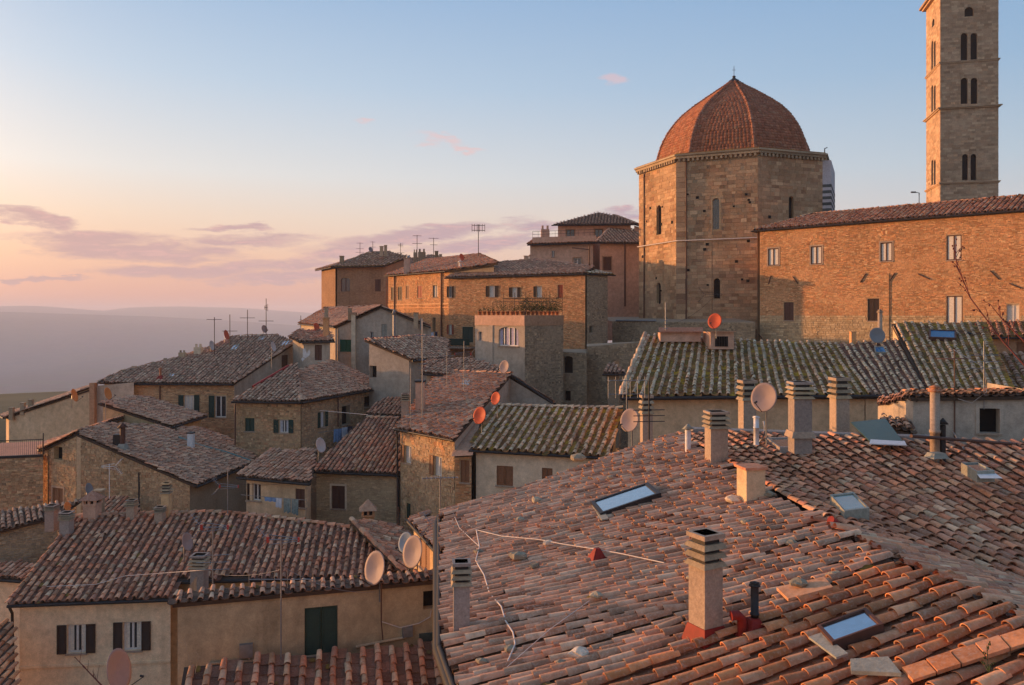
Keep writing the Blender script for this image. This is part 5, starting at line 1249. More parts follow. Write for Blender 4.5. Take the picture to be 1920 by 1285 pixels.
# ------------------------------------------------------------------ big foreground roofs
RF = Vector((5.34, 26.6, -3.94)); V1 = Vector((6.16, 15.8, -4.16)); RM = Vector((6.5, 13.5, -4.16)); RN = Vector((7.36, 7.68, -4.16))
EF = Vector((-2.14, 24.3, -6.08)); E1_ = Vector((-1.27, 14.8, -6.08)); EM = Vector((-.55, 11.8, -6.08)); EN = Vector((.32, 4.8, -6.08))
BR = Vector((17.6, 10.4, -7.04)); TR = Vector((18.03, 22.7, -3.82))
QA1 = [EF, E1_, V1, RF]; QA2 = [E1_, EM, RM, V1]; QA3 = [EM, EN, RN, RM]; QB = [V1, BR, TR, RF]; QC = [BR, V1, V1, Vector((6.96, 10.4, -4.16))]
def foreground():
    t = house('foreground_house', 'nearest house with the wide uneven pink tiled roof catching the sun', 'house', (3, 16, -12))
    roof_face(t, None, None, fan=QA1, walls={1: 'skip', 2: 'skip', 0: dict(m=P_OCHRE, ov=.35), 3: dict(m=P_OCHRE, ov=.2)}, spacing=.21, L=.37, cw=.165, tm=T_PINK, cm=T_CH, zb=-18, nsingle=300, default=P_OCHRE, amp=.03, sag=.12)
    roof_face(t, None, None, fan=QA2, walls={1: 'skip', 2: 'skip', 3: 'skip', 0: dict(m=P_OCHRE, ov=.35)}, spacing=.24, L=.38, cw=.185, tm=T_PINK, cm=T_CH, zb=-18, nsingle=250, default=P_OCHRE, amp=.03, sag=.10)
    roof_face(t, None, None, fan=QA3, walls={2: 'skip', 3: 'skip', 0: dict(m=P_OCHRE, ov=.35)}, style='tegole', spacing=.385, L=.38, cw=.20, tm=T_NEW, cm=T_NEWCH, zb=-18, nsingle=300, default=P_OCHRE, amp=.02, sag=.06)
    t2 = house('shaded_roof_house', 'house behind the near ridge with the dark red and grey tile roof full of skylights', 'house', (12, 20, -12))
    roof_face(t2, None, None, fan=QB, walls={0: 'skip', 3: 'skip'}, spacing=.335, L=.42, cw=.205, tm=T_RED, cm=T_CHRED, zb=-18, nsingle=300, default=P_GREY, amp=.03, gutter=False, sag=.0)
    roof_face(t2, None, None, fan=QC, walls={0: 'skip', 1: 'skip', 2: 'skip', 3: 'skip'}, spacing=.3, L=.36, tm=T_RED, cm=T_CH, gutter=False, nsingle=80)
    ridge_caps(t2, RF + Vector((.1, 0, .0)), V1, T_PINK, .26, .4, 30)
    # concrete strip along the top edge of the shaded roof
    mb = MB(); a, b = RF.lerp(TR, .05), RF.lerp(TR, .62); u = Vector((0, 0, 1)); mb.hexa([a - u * .1, b - u * .1, b + Vector((0, .35, -.1)), a + Vector((0, .35, -.1)), a + u * .16, b + u * .14, b + Vector((0, .35, .16)), a + Vector((0, .35, .18))]); mb.build('ridge_mortar', CONC, t2)
    fr = a.lerp(b, 0)
    frs = []
    for i in range(26):
        p = a.lerp(b, (i + random.uniform(.1, .9)) / 26) + Vector((0, .15, .2)); ang = random.uniform(-.5, .5); ey = Vector((math.cos(ang), math.sin(ang), random.uniform(-.1, .1))).normalized(); ex = ey.cross(Vector((0, 0, 1))).normalized(); frs.append([p, ex, ey, ex.cross(ey)])
    put_tiles(t2, tmpl_cover(.2, .36, 6), frs, T_OLD, 26, 'ridge_tile')
    # left return of roof with gutter drop
    mb = MB(); mb.tube([EF + Vector((-.10, .3, -.15)), EF + Vector((-.12, -.4, -.2)), E1_ + Vector((-.1, 0, -.15)), EM + Vector((-.1, 0, -.15)), EN + Vector((-.1, 0, -.15))], .10, 8); mb.build('gutter', M_GUT, t)
    up = lambda q, *c: [onq(q, *x) for x in c]
    skylight(t, up(QA1, (1128, 975), (1242, 936), (1220, 917), (1110, 952)), M_METD, M_SKYGL, .12)
    q = up(QA1, (1108, 955), (1128, 980), (1136, 974), (1118, 950)); skylight(t, up(QA3, (1566, 1228), (1662, 1193), (1632, 1165), (1537, 1195)), M_BFR, M_SKYGL, .14)
    skylight(t2, up(QB, (1462, 850), (1505, 849), (1481, 829), (1437, 831)), CONC, M_SKYGB, .12)
    skylight(t2, up(QB, (1583, 974), (1630, 968), (1602, 940), (1556, 942)), LEAD, M_SKYGB, .12)
    skylight(t2, up(QB, (1832, 897), (1865, 896), (1840, 878), (1802, 880)), LEAD, M_SKYGB, .12)
    mb = MB(); c = up(QB, (1838, 905), (1880, 905), (1866, 895), (1832, 897)); mb.face([p + Vector((0, 0, .10)) for p in c]); mb.build('foil_patch', M_WHITE, t2)
    # green plastic sheet with pale ragged edge
    c = [onq(QB, 1632, 838), onq(QB, 1697, 842), P(1660, 793, 26), P(1595, 800, 26)]; mb = MB(); n = Vector((0, 0, .11)); mb.hexa([p + n for p in c] + [p + n * 1.3 for p in c]); mb.build('plastic_sheet', flat('sheet_green', (.05, .085, .06), .35), t2)
    c = [onq(QB, 1630, 843), onq(QB, 1700, 846), onq(QB, 1696, 838), onq(QB, 1633, 833)]; mb = MB(); mb.hexa([p + n * 1.35 for p in c] + [p + n * 1.6 for p in c]); mb.build('foil_edge', M_WHITE, t2)
    def sized(q, x, ybase, ytop, wpx, kind, m, hs, rot=.15, capm=None, Y=None):
        p = onq(q, x, ybase) if Y is None else P(x, ybase, Y); s = p.y / 1500
        return chimney(hs, p, wpx * s, (ybase - ytop) * s, kind, m, rot, capm=capm), p
    c6, p6 = sized(QA2, 1323, 1190, 998, 44, 'slats', CONC2, t, .5)
    mb = MB(); mb.box(p6 - Vector((0, 0, .15)), 44 * p6.y / 1500 * 1.5, 44 * p6.y / 1500 * 1.5, .32, .5, .72); mb.build('flashing', M_REDF, c6)
    sized(QA2, 1415, 1180, 1090, 15, 'pipe', M_METD, t, capm=M_METD)
    p = onq(QA2, 1412, 1183); mb = MB(); mb.box(p - Vector((0, 0, .1)), .42, .42, .3, .4, .35); mb.build('flashing', M_REDF, t)
    p = onq(QA2, 1393, 1192); mb = MB(); mb.tube([p, p + Vector((-.02, 0, .26)), p + Vector((-.10, -.05, .34)), p + Vector((-.2, -.06, .33))], .075, 10); mb.build('vent_elbow', M_REDF, t)
    c5, p5 = sized(QA1, 1408, 940, 873, 38, 'slab', P_TAN, t, .2, T_RED)
    c1, p1 = sized(QA1, 1343, 868, 771, 33, 'slats', CONC2, t, .1)
    c7, p7 = sized(QA1, 865, 1185, 1052, 30, 'slats', CONC, t, .1)
    sized(QA1, 1290, 850, 795, 11, 'cone', M_WHITE, t, capm=LEAD)
    sized(QB, 1418, 812, 780, 10, 'pipe', M_WHITE, t2, capm=M_WHITE)
    sized(QB, 1500, 812, 716, 33, 'slats', CONC, t2, .0); p = onq(QB, 1500, 812); mb = MB(); mb.box(p + Vector((0, 0, -.1)), .62, .6, .16, 0, .85); mb.build('mortar_base', CONC2, t2)
    sized(QB, 1753, 850, 722, 17, 'pipe', CONC2, t2, capm=T_RED); sized(QB, 1768, 850, 784, 10, 'cone', M_METD, t2, capm=M_METD)
    p = onq(QB, 1756, 855); mb = MB(); mb.box(p - Vector((0, 0, .05)), .5, .4, .14, .2, .7); mb.build('flashing', LEAD, t2)
    p = onq(QA1, 1120, 1047); mb = MB(); mb.box(p - Vector((0, 0, .02)), .34, .30, .24, .3, .3); mb.build('vent_cover', M_REDF, t)
    p = onq(QB, 1567, 1003); mb = MB(); mb.tube([p, p + Vector((0, 0, .22)), p + Vector((-.12, -.05, .3))], .085, 10); mb.box(p, .36, .3, .1, 0, .6); mb.build('vent_elbow', M_REDF, t2)
    # house between: chimneys rising from a lower roof behind
    t3 = house('hidden_chimney_house', 'low house behind the shaded roof of which only two banded chimneys show', 'house', (9, 29, -10))
    wall(t3, P(1170, 900, 31), P(1650, 850, 30), -16, P_GREY)
    mb = MB(); mb.face([P(1170, 880, 31), P(1650, 850, 30), P(1650, 815, 34), P(1170, 840, 35)]); mb.build('roof', T_OLD, t3)
    for x, y0, y1, w in ((1401, 830, 713, 31), (1574, 830, 708, 32)): p = P(x, y0, 28.5); chimney(t3, p, w * .8 * 28.5 / 1500, (y0 - y1) * 28.5 / 1500, 'slats', CONC2, .12)
    chimney(t3, P(1212, 850, 33), 24 * .8 * 33 / 1500, (850 - 741) * 33 / 1500, 'slats', CONC2, .1)
    # stucco house on the right
    t = house('stucco_attic_house', 'grey stucco attic wall with one barred dark window on the right beside the mossy roof', 'house', (15, 28, -8))
    a, b, l = P(1712, 746, 27.5), P(1990, 742, 26.6), P(1646, 762, 30.5)
    wall(t, a, b, -12, P_GREY, [W(1836, 766, 1874, 812, 'hole', surround=P_GREY, sill=True)]); wall(t, l, a, -12, P_GREY)
    wall(t, b, b + Vector((.5, 5, 0)), -12, P_GREY)
    roof_face(t, a + Vector((-.15, -.12, .02)), b + Vector((0, -.12, .02)), .06, [b + Vector((.1, .8, .1)), a + Vector((.1, .8, .1))], walls={i: 'skip' for i in range(4)}, spacing=.26, L=.36, tm=T_NEW, gutter=False, nsingle=60)
    roof_face(t, None, None, fan=[l + Vector((0, -.2, 0)), a + Vector((0, -.15, 0)), a + Vector((.5, .9, .15)), l + Vector((.5, 1.0, .1))], walls={i: 'skip' for i in range(4)}, spacing=.24, L=.36, tm=T_PINK, gutter=False, nsingle=20)
    mb = MB(); mb.tube([onq(QB, 1712, 826) + Vector((0, .1, .1)), onq(QB, 1915, 836) + Vector((0, .1, .02))], .05, 6); mb.build('flashing', M_BFR, t)
    roof_face(t, None, None, fan=[P(1652, 800, 27), P(1712, 812, 26.5), P(1700, 790, 28), P(1650, 782, 28.4)], walls={i: 'skip' for i in range(4)}, spacing=.26, L=.36, tm=T_OLD, gutter=False, nsingle=30)
foreground()

# ------------------------------------------------------------------ lower left houses
def peach_house():
    t = house('peach_house', 'peach plastered house with two curtained windows between dark louvred shutters', 'house', (-18, 37, -18))
    wins = [W(126, 1171, 161, 1225, 'curtain', sh=M_SHB, full=False), W(231, 1166, 265, 1220, 'curtain', sh=M_SHB, full=False)]
    e0 = P(15, 1133, 32); e1 = P(336, 1121, 32.7)
    f = roof_face(t, e0, e1, .31, [(332, 1088), (700, 1078), (757, 1072), (657, 992), (480, 969), (400, 963), (140, 970), (128, 980)], walls={0: dict(m=P_PEACH, ov=.3, wins=wins), 1: dict(m=P_PEACH), 2: dict(m=P_OCHRE)}, caps=(8, 5, 6, 7), spacing=.32, L=.34, cw=.195, tm=T_RED, cm=T_CHRED, zb=-24, nsingle=300, default=P_OCHRE)
    fr = f[1][0]; mb = MB(); z = fr.hit(200, 1247)[1]; fr.box(mb, 0, fr.L, z, z + .10, 0, .05); mb.build('string_course', P_PEACH, t)
    ridge_caps(t, f[0][0], f[0][9], T_NEW, .26, .38); pk = f[0][5]
    roof_face(t, P(757, 1074, 33.8), P(790, 1030, 37.4), .35, [(745, 985), pk], walls={3: 'skip'}, caps=(3,), spacing=.30, L=.36, tm=T_RED, zb=-24, default=P_OCHRE)
    mb = MB(); a, b = f[0][2], f[0][3]; mb.tube([a + Vector((0, -.08, -.08)), b + Vector((0, -.08, -.08))], .08, 6); mb.build('gutter', M_GUT, t)
    mb = MB(); mb.tube([P(17, 1138, 31.9), P(23, 1150, 32.2), P(26, 1300, 32.2)], .06, 6); mb.build('drainpipe', M_METD, t)
    pl = Plane(e0, e1, .31)
    for (x, y0, y1, w, k, m) in ((125, 1003, 960, 18, 'slats', CONC), (97, 975, 947, 17, 'slats', CONC), (247, 972, 937, 15, 'slats', CONC2), (300, 980, 950, 15, 'slats', CONC2), (312, 968, 905, 14, 'slats', P_OCHRE), (173, 972, 921, 32, 'hood', P_PINK), (186, 960, 918, 14, 'slab', S_GREY), (374, 1112, 1040, 25, 'slats', CONC)):
        p = pl.hit(x, y0); chimney(t, p, w * p.y / 1500, (y0 - y1) * p.y / 1500, k, m, capm=(T_RED if k == 'hood' else None))
    t = house('far_left_wall_house', 'long stone wall with orange coping tiles at the left edge of the frame', 'house', (-27, 40, -16))
    wall(t, P(-60, 1010, 39), P(108, 968, 41), -24, S_RUBM, [], RUBB, S_GREY, mh=5)
    roof_face(t, P(-60, 1011, 38.8), P(110, 968, 40.8), .3, [(150, 940), (-60, 970)], walls={i: 'skip' for i in range(4)}, spacing=.27, L=.36, tm=T_PINK, gutter=False)
    roof_face(t, P(-60, 1080, 37.6), P(95, 1092, 37), .3, [(110, 1060), (-60, 1052)], walls={0: dict(m=P_PEACH)}, spacing=.27, L=.36, tm=T_PINK, zb=-24)
    roof_face(t, P(-80, 1290, 28), P(30, 1310, 28), .35, [(22, 1175), (-80, 1160)], walls={i: {} for i in range(2)}, spacing=.27, L=.36, tm=T_NEW, zb=-24)
    t = house('back_tile_strip_house', 'small dark roof slope in front of the stone gable wall', 'house', (-19, 42, -15))
    roof_face(t, P(190, 975, 40.5), P(250, 978, 40.3), .36, [(262, 955), (240, 938), (196, 930)], spacing=.25, L=.34, tm=T_RED, zb=-24)
    t = house('brick_hood_chimney_house', 'brick chimney with a pointed hood standing on a hidden roof before the yellowish brick house', 'chimney', (-7, 37, -16), None)
    p = P(690, 1000, 39.5); chimney(t, p, 30 * 39.5 / 1500, (1000 - 937) * 39.5 / 1500, 'hood', S_BRICK, .2, capm=T_RED)
    mb = MB(); mb.face([P(620, 1030, 38), P(740, 1030, 38), P(740, 1012, 39.3), P(620, 1012, 39.3)]); mb.build('roof_base', T_OLD, t)
peach_house()

def stucco_front():
    t = house('olive_stucco_house', 'olive stucco wall with dark green double shutters and a crest of orange tiles', 'house', (-6, 24, -14))
    a, b = P(333, 1132, 23), P(826, 1090, 25.1); b.z = a.z
    fr = wall(t, a, b, -20, P_OLIVE, [W(571, 1138, 633, 1227, 'closed', sh=M_SHG), W(793.5, 1108, 817, 1142, 'hole', sill=False)])
    wall(t, a + Vector((-.4, 2.4, 0)), a, -20, P_OLIVE)
    roof_face(t, a + Vector((-.1, -.12, .04)), b + Vector((.2, -.12, .04)), .16, [b + Vector((-.1, .36, .05)), a + Vector((-.2, .36, .05))], walls={i: 'skip' for i in range(4)}, spacing=.29, L=.30, cw=.15, tm=T_PINK, gutter=False, nsingle=160)
    for (x0, x1, y0, y1) in ((449, 474, 1206, 1231), (754, 773, 1174, 1192)):
        rc = fr.rect(x0, y0, x1, y1); mb = MB(); fr.box(mb, rc[0], rc[1], rc[2], rc[3], 0, .14); mb.build('meter_box', M_METAL, t)
    rc = fr.rect(786, 1186, 826, 1224); mb = MB(); fr.box(mb, *rc, 0, .06); mb.build('hatch', flat('hatch_teal', (.05, .075, .07), .5), t)
    for y in (1237,):
        mb = MB(); mb.tube([fr.p(fr.hit(395, 1243)[0], fr.hit(395, 1243)[1], .05), fr.p(fr.hit(570, 1231)[0], fr.hit(570, 1231)[1], .05)], .05, 5); mb.tube([fr.p(*fr.hit(667, 1212), .05), fr.p(*fr.hit(760, 1194), .05)], .05, 5); mb.build('ledge_tiles', S_GREY, t)
    mb = MB(); mb.tube([fr.p(*fr.hit(716, 1165), .05), fr.p(*fr.hit(750, 1176), .05), fr.p(*fr.hit(785, 1168), .05), fr.p(*fr.hit(806, 1156), .05), fr.p(*fr.hit(808, 1144), .05)], .018, 5); mb.tube([fr.p(*fr.hit(467, 1231), .05), fr.p(*fr.hit(473, 1290), .1)], .02, 5); mb.build('cable', M_CABLE, t)
    t = house('ribbed_tile_house', 'roof of flat red tiles with raised rounded ribs below the olive wall', 'house', (-6, 20, -14))
    roof_face(t, None, None, fan=[P(300, 1500, 18.5), P(872, 1500, 19), P(826, 1210, 24.4), P(345, 1250, 22.2)], walls={}, style='tegole', spacing=.42, L=.38, cw=.19, tm=T_RED, cm=T_CHRED, zb=-20, nsingle=260, default=P_TAN, amp=.02)
    t = house('shuttered_gable_end', 'narrow sunlit ochre house end with tall wooden shutters beside the corner of the near roof', 'house', (-3, 27, -14))
    a, b = P(776, 978, 30), P(830, 962, 26.4); b.z = a.z - .1
    wall(t, a, b, -18, P_OCHRE, [W(787, 992, 806, 1072, 'closed', sh=M_SHO), W(812, 992, 826, 1078, 'hole', sh=M_SHO)])
    wall(t, b, b + Vector((2, 1, 0)), -18, P_OCHRE); wall(t, a + Vector((1, 2, 0)), a, -18, P_OCHRE)
    roof_face(t, a + Vector((-.15, 0, .06)), b + Vector((-.1, -.1, .06)), .3, [b + Vector((.35, .25, .08)), a + Vector((.35, .25, .08))], walls={i: 'skip' for i in range(4)}, spacing=.25, L=.36, tm=T_PINK)
stucco_front()
# ------------------------------------------------------------------ satellite dishes
D_PINK = flat('dish_warm_grey', (.31, .225, .195), .6, noise=.05); D_RED = flat('dish_red', (.50, .085, .035), .6, noise=.06); D_ORG = flat('dish_orange', (.62, .20, .05), .6, noise=.06)
D_GREY = flat('dish_grey', (.20, .20, .20), .6, noise=.06); D_WHITE = flat('dish_white', (.45, .38, .34), .6, noise=.06); D_BLUE = flat('dish_blue_grey', (.18, .24, .30), .6, noise=.06)
def dishes():
    dish(1432, 745, 50, 56, 23.5, 'largest round dish, warm grey, on a bent white mast above the shaded roof', D_PINK, 828, -1)
    dish(1180, 788, 36, 45, 31, 'round pale dish in front of the banded chimney right of the cream house', D_PINK, 850, -1)
    dish(1340, 602, 27, 30, 42, 'round red dish above the little barred dormer of the mossy roof', D_RED, 628, -1)
    dish(1645, 629, 33, 30, 43, 'dark grey dish seen from behind beside the white flue on the mossy roof', D_GREY, 648, 1, lnb=False)
    dish(945, 688, 19, 26, 47, 'salmon coloured dish at the apex of the sunlit rubble house', D_PINK, 712, -1)
    dish(929, 747, 18, 25, 41, 'upper of the two red dishes over the cream mossy house', D_RED, 775, -1)
    dish(899, 779, 25, 33, 40, 'lower and bigger of the two red dishes over the cream mossy house', D_RED, 805, -1)
    dish(773, 1035, 36, 61, 25.5, 'tall oval pink dish in front of the dark dish beside the shuttered house end', D_PINK, 1090, -1)
    dish(760, 1018, 27, 40, 27.5, 'dark blue grey dish half hidden behind the oval pink dish', D_BLUE, 1060, -1)
    dish(702, 1065, 37, 63, 24.3, 'oval pink dish rising over the tile crest of the olive wall', D_PINK, 1120, -1)
    dish(352, 1016, 19, 35, 31.5, 'small salmon dish on the red roof behind the grey banded chimney', D_PINK, 1045, 1)
    dish(224, 1256, 41, 78, 22, 'big tilted oval dish cut by the bottom edge before the peach house', D_PINK, 1320, 1)
    dish(602, 835, 18, 29, 40, 'pale grey dish on the corner between the laundry house and the yellowish brick house', D_WHITE, 860, 1)
    dish(140, 741, 10, 25, 57, 'thin orange dish against the blank ochre stucco wall', D_ORG, 760, 1)
    dish(203, 738, 12, 24, 50.5, 'orange brown dish on a pale mast over the low stucco house', D_ORG, 785, 1)
    dish(398, 648, 10, 19, 64, 'white narrow dish beside the chimneys on the long grey roof', D_WHITE, 662, 1)
    dish(425, 628, 9, 19, 66, 'red narrow dish at the upper edge of the long grey roof', D_RED, 642, 1)
    dish(496, 617, 11, 15, 69, 'pinkish dish seen against the hills above the long grey roof', D_PINK, 632, 1)
    dish(594, 614, 11, 18, 66, 'red dish on the edge of the grey gabled house roof', D_RED, 634, 1)
    dish(513, 650, 9, 19, 59.5, 'small yellowish dish on the verge of the long grey roof', D_WHITE, 690, 1)
    dish(700, 697, 15, 20, 59, 'blue grey dish in front of the square hole in the annex wall', D_BLUE, 712, -1)
    dish(168, 918, 13, 25, 41, 'grey dish leaning from the brick hooded chimney at left', D_GREY, 945, 1)
    dish(127, 950, 12, 18, 37.5, 'bright orange dish behind the leftmost banded chimneys', D_ORG, 975, 1)
    dish(866, 482, 9, 13, 80.5, 'tiny red dish on the roof of the lit brick house', D_RED, 508, 1)
    dish(695, 468, 8, 10, 105, 'tiny dark dish on the crest of the brown corner house', D_GREY, 480, 1)
dishes()

# ------------------------------------------------------------------ aerials
def aerials():
    A = aerial
    A(897, 482, 421, 88, 'tall skyline aerial with a wide double grid, above the lit brick house', rows=[(.97, 'grid', 24, .1, False)], thick=.04, m=M_METD)
    A(675, 478, 455, 104, 'leftmost small skyline aerial on the brown corner house', rows=[(.95, 'yagi', 12, .2, False), (.5, 'yagi', 14, .2, False), (.2, 'yagi', 16, .2, False)], thick=.03, m=M_METD)
    A(699, 474, 453, 104, 'short skyline aerial above the tiny dish of the brown corner house', rows=[(.95, 'yagi', 9, .2, False), (.5, 'yagi', 10, .2, False)], thick=.03, m=M_METD)
    A(751, 482, 456, 104, 'skyline aerial with a round loop over the right slope of the brown corner house', rows=[(.85, 'ver', 9, .2, False), (.3, 'yagi', 14, .2, False)], thick=.03, m=M_METD)
    A(782, 470, 441, 105, 'skyline aerial standing on the chimney cluster', rows=[(.95, 'yagi', 16, .2, False), (.45, 'yagi', 18, .2, False)], thick=.04, m=M_METD)
    A(813, 484, 446, 101, 'skyline aerial right of the chimney cluster', rows=[(.97, 'yagi', 18, .2, False), (.65, 'yagi', 14, .2, False)], thick=.035, m=M_METD)
    A(402, 655, 595, 63, 'aerial left of the red dish against the hills', rows=[(.93, 'yagi', 26, .15, False)], thick=.03, m=M_METD)
    A(431, 640, 590, 65, 'aerial just right of the red dish against the hills', rows=[(.38, 'yagi', 26, .1, False)], thick=.03, m=M_METD)
    A(464, 632, 581, 67, 'aerial with a small yellow box against the hills', rows=[(.7, 'yagi', 26, .2, False)], thick=.03, m=M_METD)
    A(499, 628, 560, 69, 'tallest of the four aerials against the hills', rows=[(.75, 'ver', 6, .2, False), (.38, 'yagi', 26, .15, False)], thick=.03, m=M_METD)
    A(564, 612, 592, 75, 'short bare pole on the roof edge of the gabled house', rows=[(.6, 'yagi', 4, .2, False)], thick=.03, m=M_METD)
    A(792, 770, 598, 44, 'very tall pale mast in front of the annex and the pink tiled roof', rows=[(.82, 'yagi', 24, .1, False), (.55, 'bars', 16, .1, False)], thick=.028)
    A(770, 790, 690, 43, 'pale aerial with short bars left of the tall mast', rows=[(.2, 'bars', 20, .1, False), (.12, 'bars', 14, .1, False)], thick=.02)
    A(870, 720, 640, 46, 'slim pinkish aerial over the pink tiled roof', rows=[(.7, 'corner', 34, .1, True)], thick=.018)
    A(838, 712, 660, 47, 'thin pole with a short yagi before the brick balcony', rows=[(.85, 'yagi', 30, .3, False)], thick=.016)
    A(1335, 592, 452, 42.5, 'tall pole above the red dish with a yagi before the dome', rows=[(.28, 'corner', 40, 3.3, False)], thick=.018, m=M_METD)
    A(1248, 616, 567, 43.8, 'short pale pole on the parapet under the dome', rows=[(.3, 'bars', 8, .1, False)], thick=.03)
    A(1668, 640, 512, 44.5, 'thin pole standing against the brick palace wall', rows=[(.05, 'bars', 6, .1, False)], thick=.016, m=M_METD)
    A(825, 1000, 893, 25.5, 'aerial on the corner of the near roof with a yagi and bent rods', rows=[(.97, 'yagi', 66, .15, False), (.12, 'corner', 56, 2.6, False)], thick=.02)
    A(427, 965, 880, 38.6, 'aerial with a flat red capped array before the laundry house', rows=[(.62, 'corner', 40, 3.1, True)], thick=.022)
    A(399, 1110, 985, 24.5, 'left of the two tall aerials with red capped arrays over the peach house roof', rows=[(.97, 'corner', 56, 3.14, True), (.55, 'bars', 60, .1, False)], thick=.02)
    A(527, 1245, 1005, 22.9, 'right of the two tall aerials with red capped arrays, strapped to the olive wall', rows=[(.97, 'corner', 66, 3.14, True), (.66, 'ver', 120, .0, False)], thick=.022)
    A(1845, 745, 640, 27, 'aerial with wide bars on the stucco attic house', rows=[(.75, 'bars', 60, .1, False)], thick=.018)
    A(1790, 830, 655, 27.2, 'brown aerial mast on the face of the stucco attic wall', rows=[(.9, 'yagi', 60, .2, False)], thick=.025, m=M_COPPER)
    A(1217, 850, 715, 30.5, 'dark mast beside the banded chimney with pale bars', rows=[(.6, 'bars', 60, .1, False)], thick=.03, m=M_METD)
    A(1175, 790, 700, 32, 'pale rack of bars against the dark gap left of the mossy roof', rows=[(.85, 'grid', 70, .1, False)], thick=.018)
    A(205, 920, 870, 40, 'white folded aerial in front of the stone gable wall', rows=[(.9, 'corner', 28, .1, False)], thick=.02, m=M_WHITE)
aerials()

# ------------------------------------------------------------------ laundry
def cloth(a, b, drop, m, label, folds=5, cat='laundry', group='laundry on the lines'):
    t = MB(); n = 14; rows = 5; vs = []; fs = []; d = (b - a); nn = Vector((-d.y, d.x, 0)).normalized(); ph = random.uniform(0, 6)
    for j in range(rows + 1):
        for i in range(n + 1):
            k = .035 * math.sin(i / n * folds * 6.28 + ph) * (j / rows); vs.append(a + d * (i / n) + nn * k + Vector((0, 0, -drop * j / rows * (1 + .06 * math.sin(i * .9 + ph)))))
    for j in range(rows):
        for i in range(n): q = j * (n + 1) + i; fs.append((q, q + 1, q + n + 2, q + n + 1))
    m1 = len(vs); vs2 = vs + [v + nn * .012 for v in vs]; t.raw(vs2, fs + [tuple(x + m1 for x in f[::-1]) for f in fs], True)
    o = t.build('laundry', m, None, origin=a); o['label'] = label; o['category'] = cat; o['group'] = group
def wire(pts, label, r=.012, m=None, name='cable', cat='cable', sag=0):
    pts = [Vector(p) for p in pts]
    if sag and len(pts) == 2:
        a, b = pts; pts = [a.lerp(b, i / 12) - Vector((0, 0, sag * 4 * (i / 12) * (1 - i / 12))) for i in range(13)]
    mb = MB(); mb.tube(pts, r, 5); o = mb.build(name, m or M_CABLE, None, origin=pts[0]); o['label'] = label; o['category'] = cat
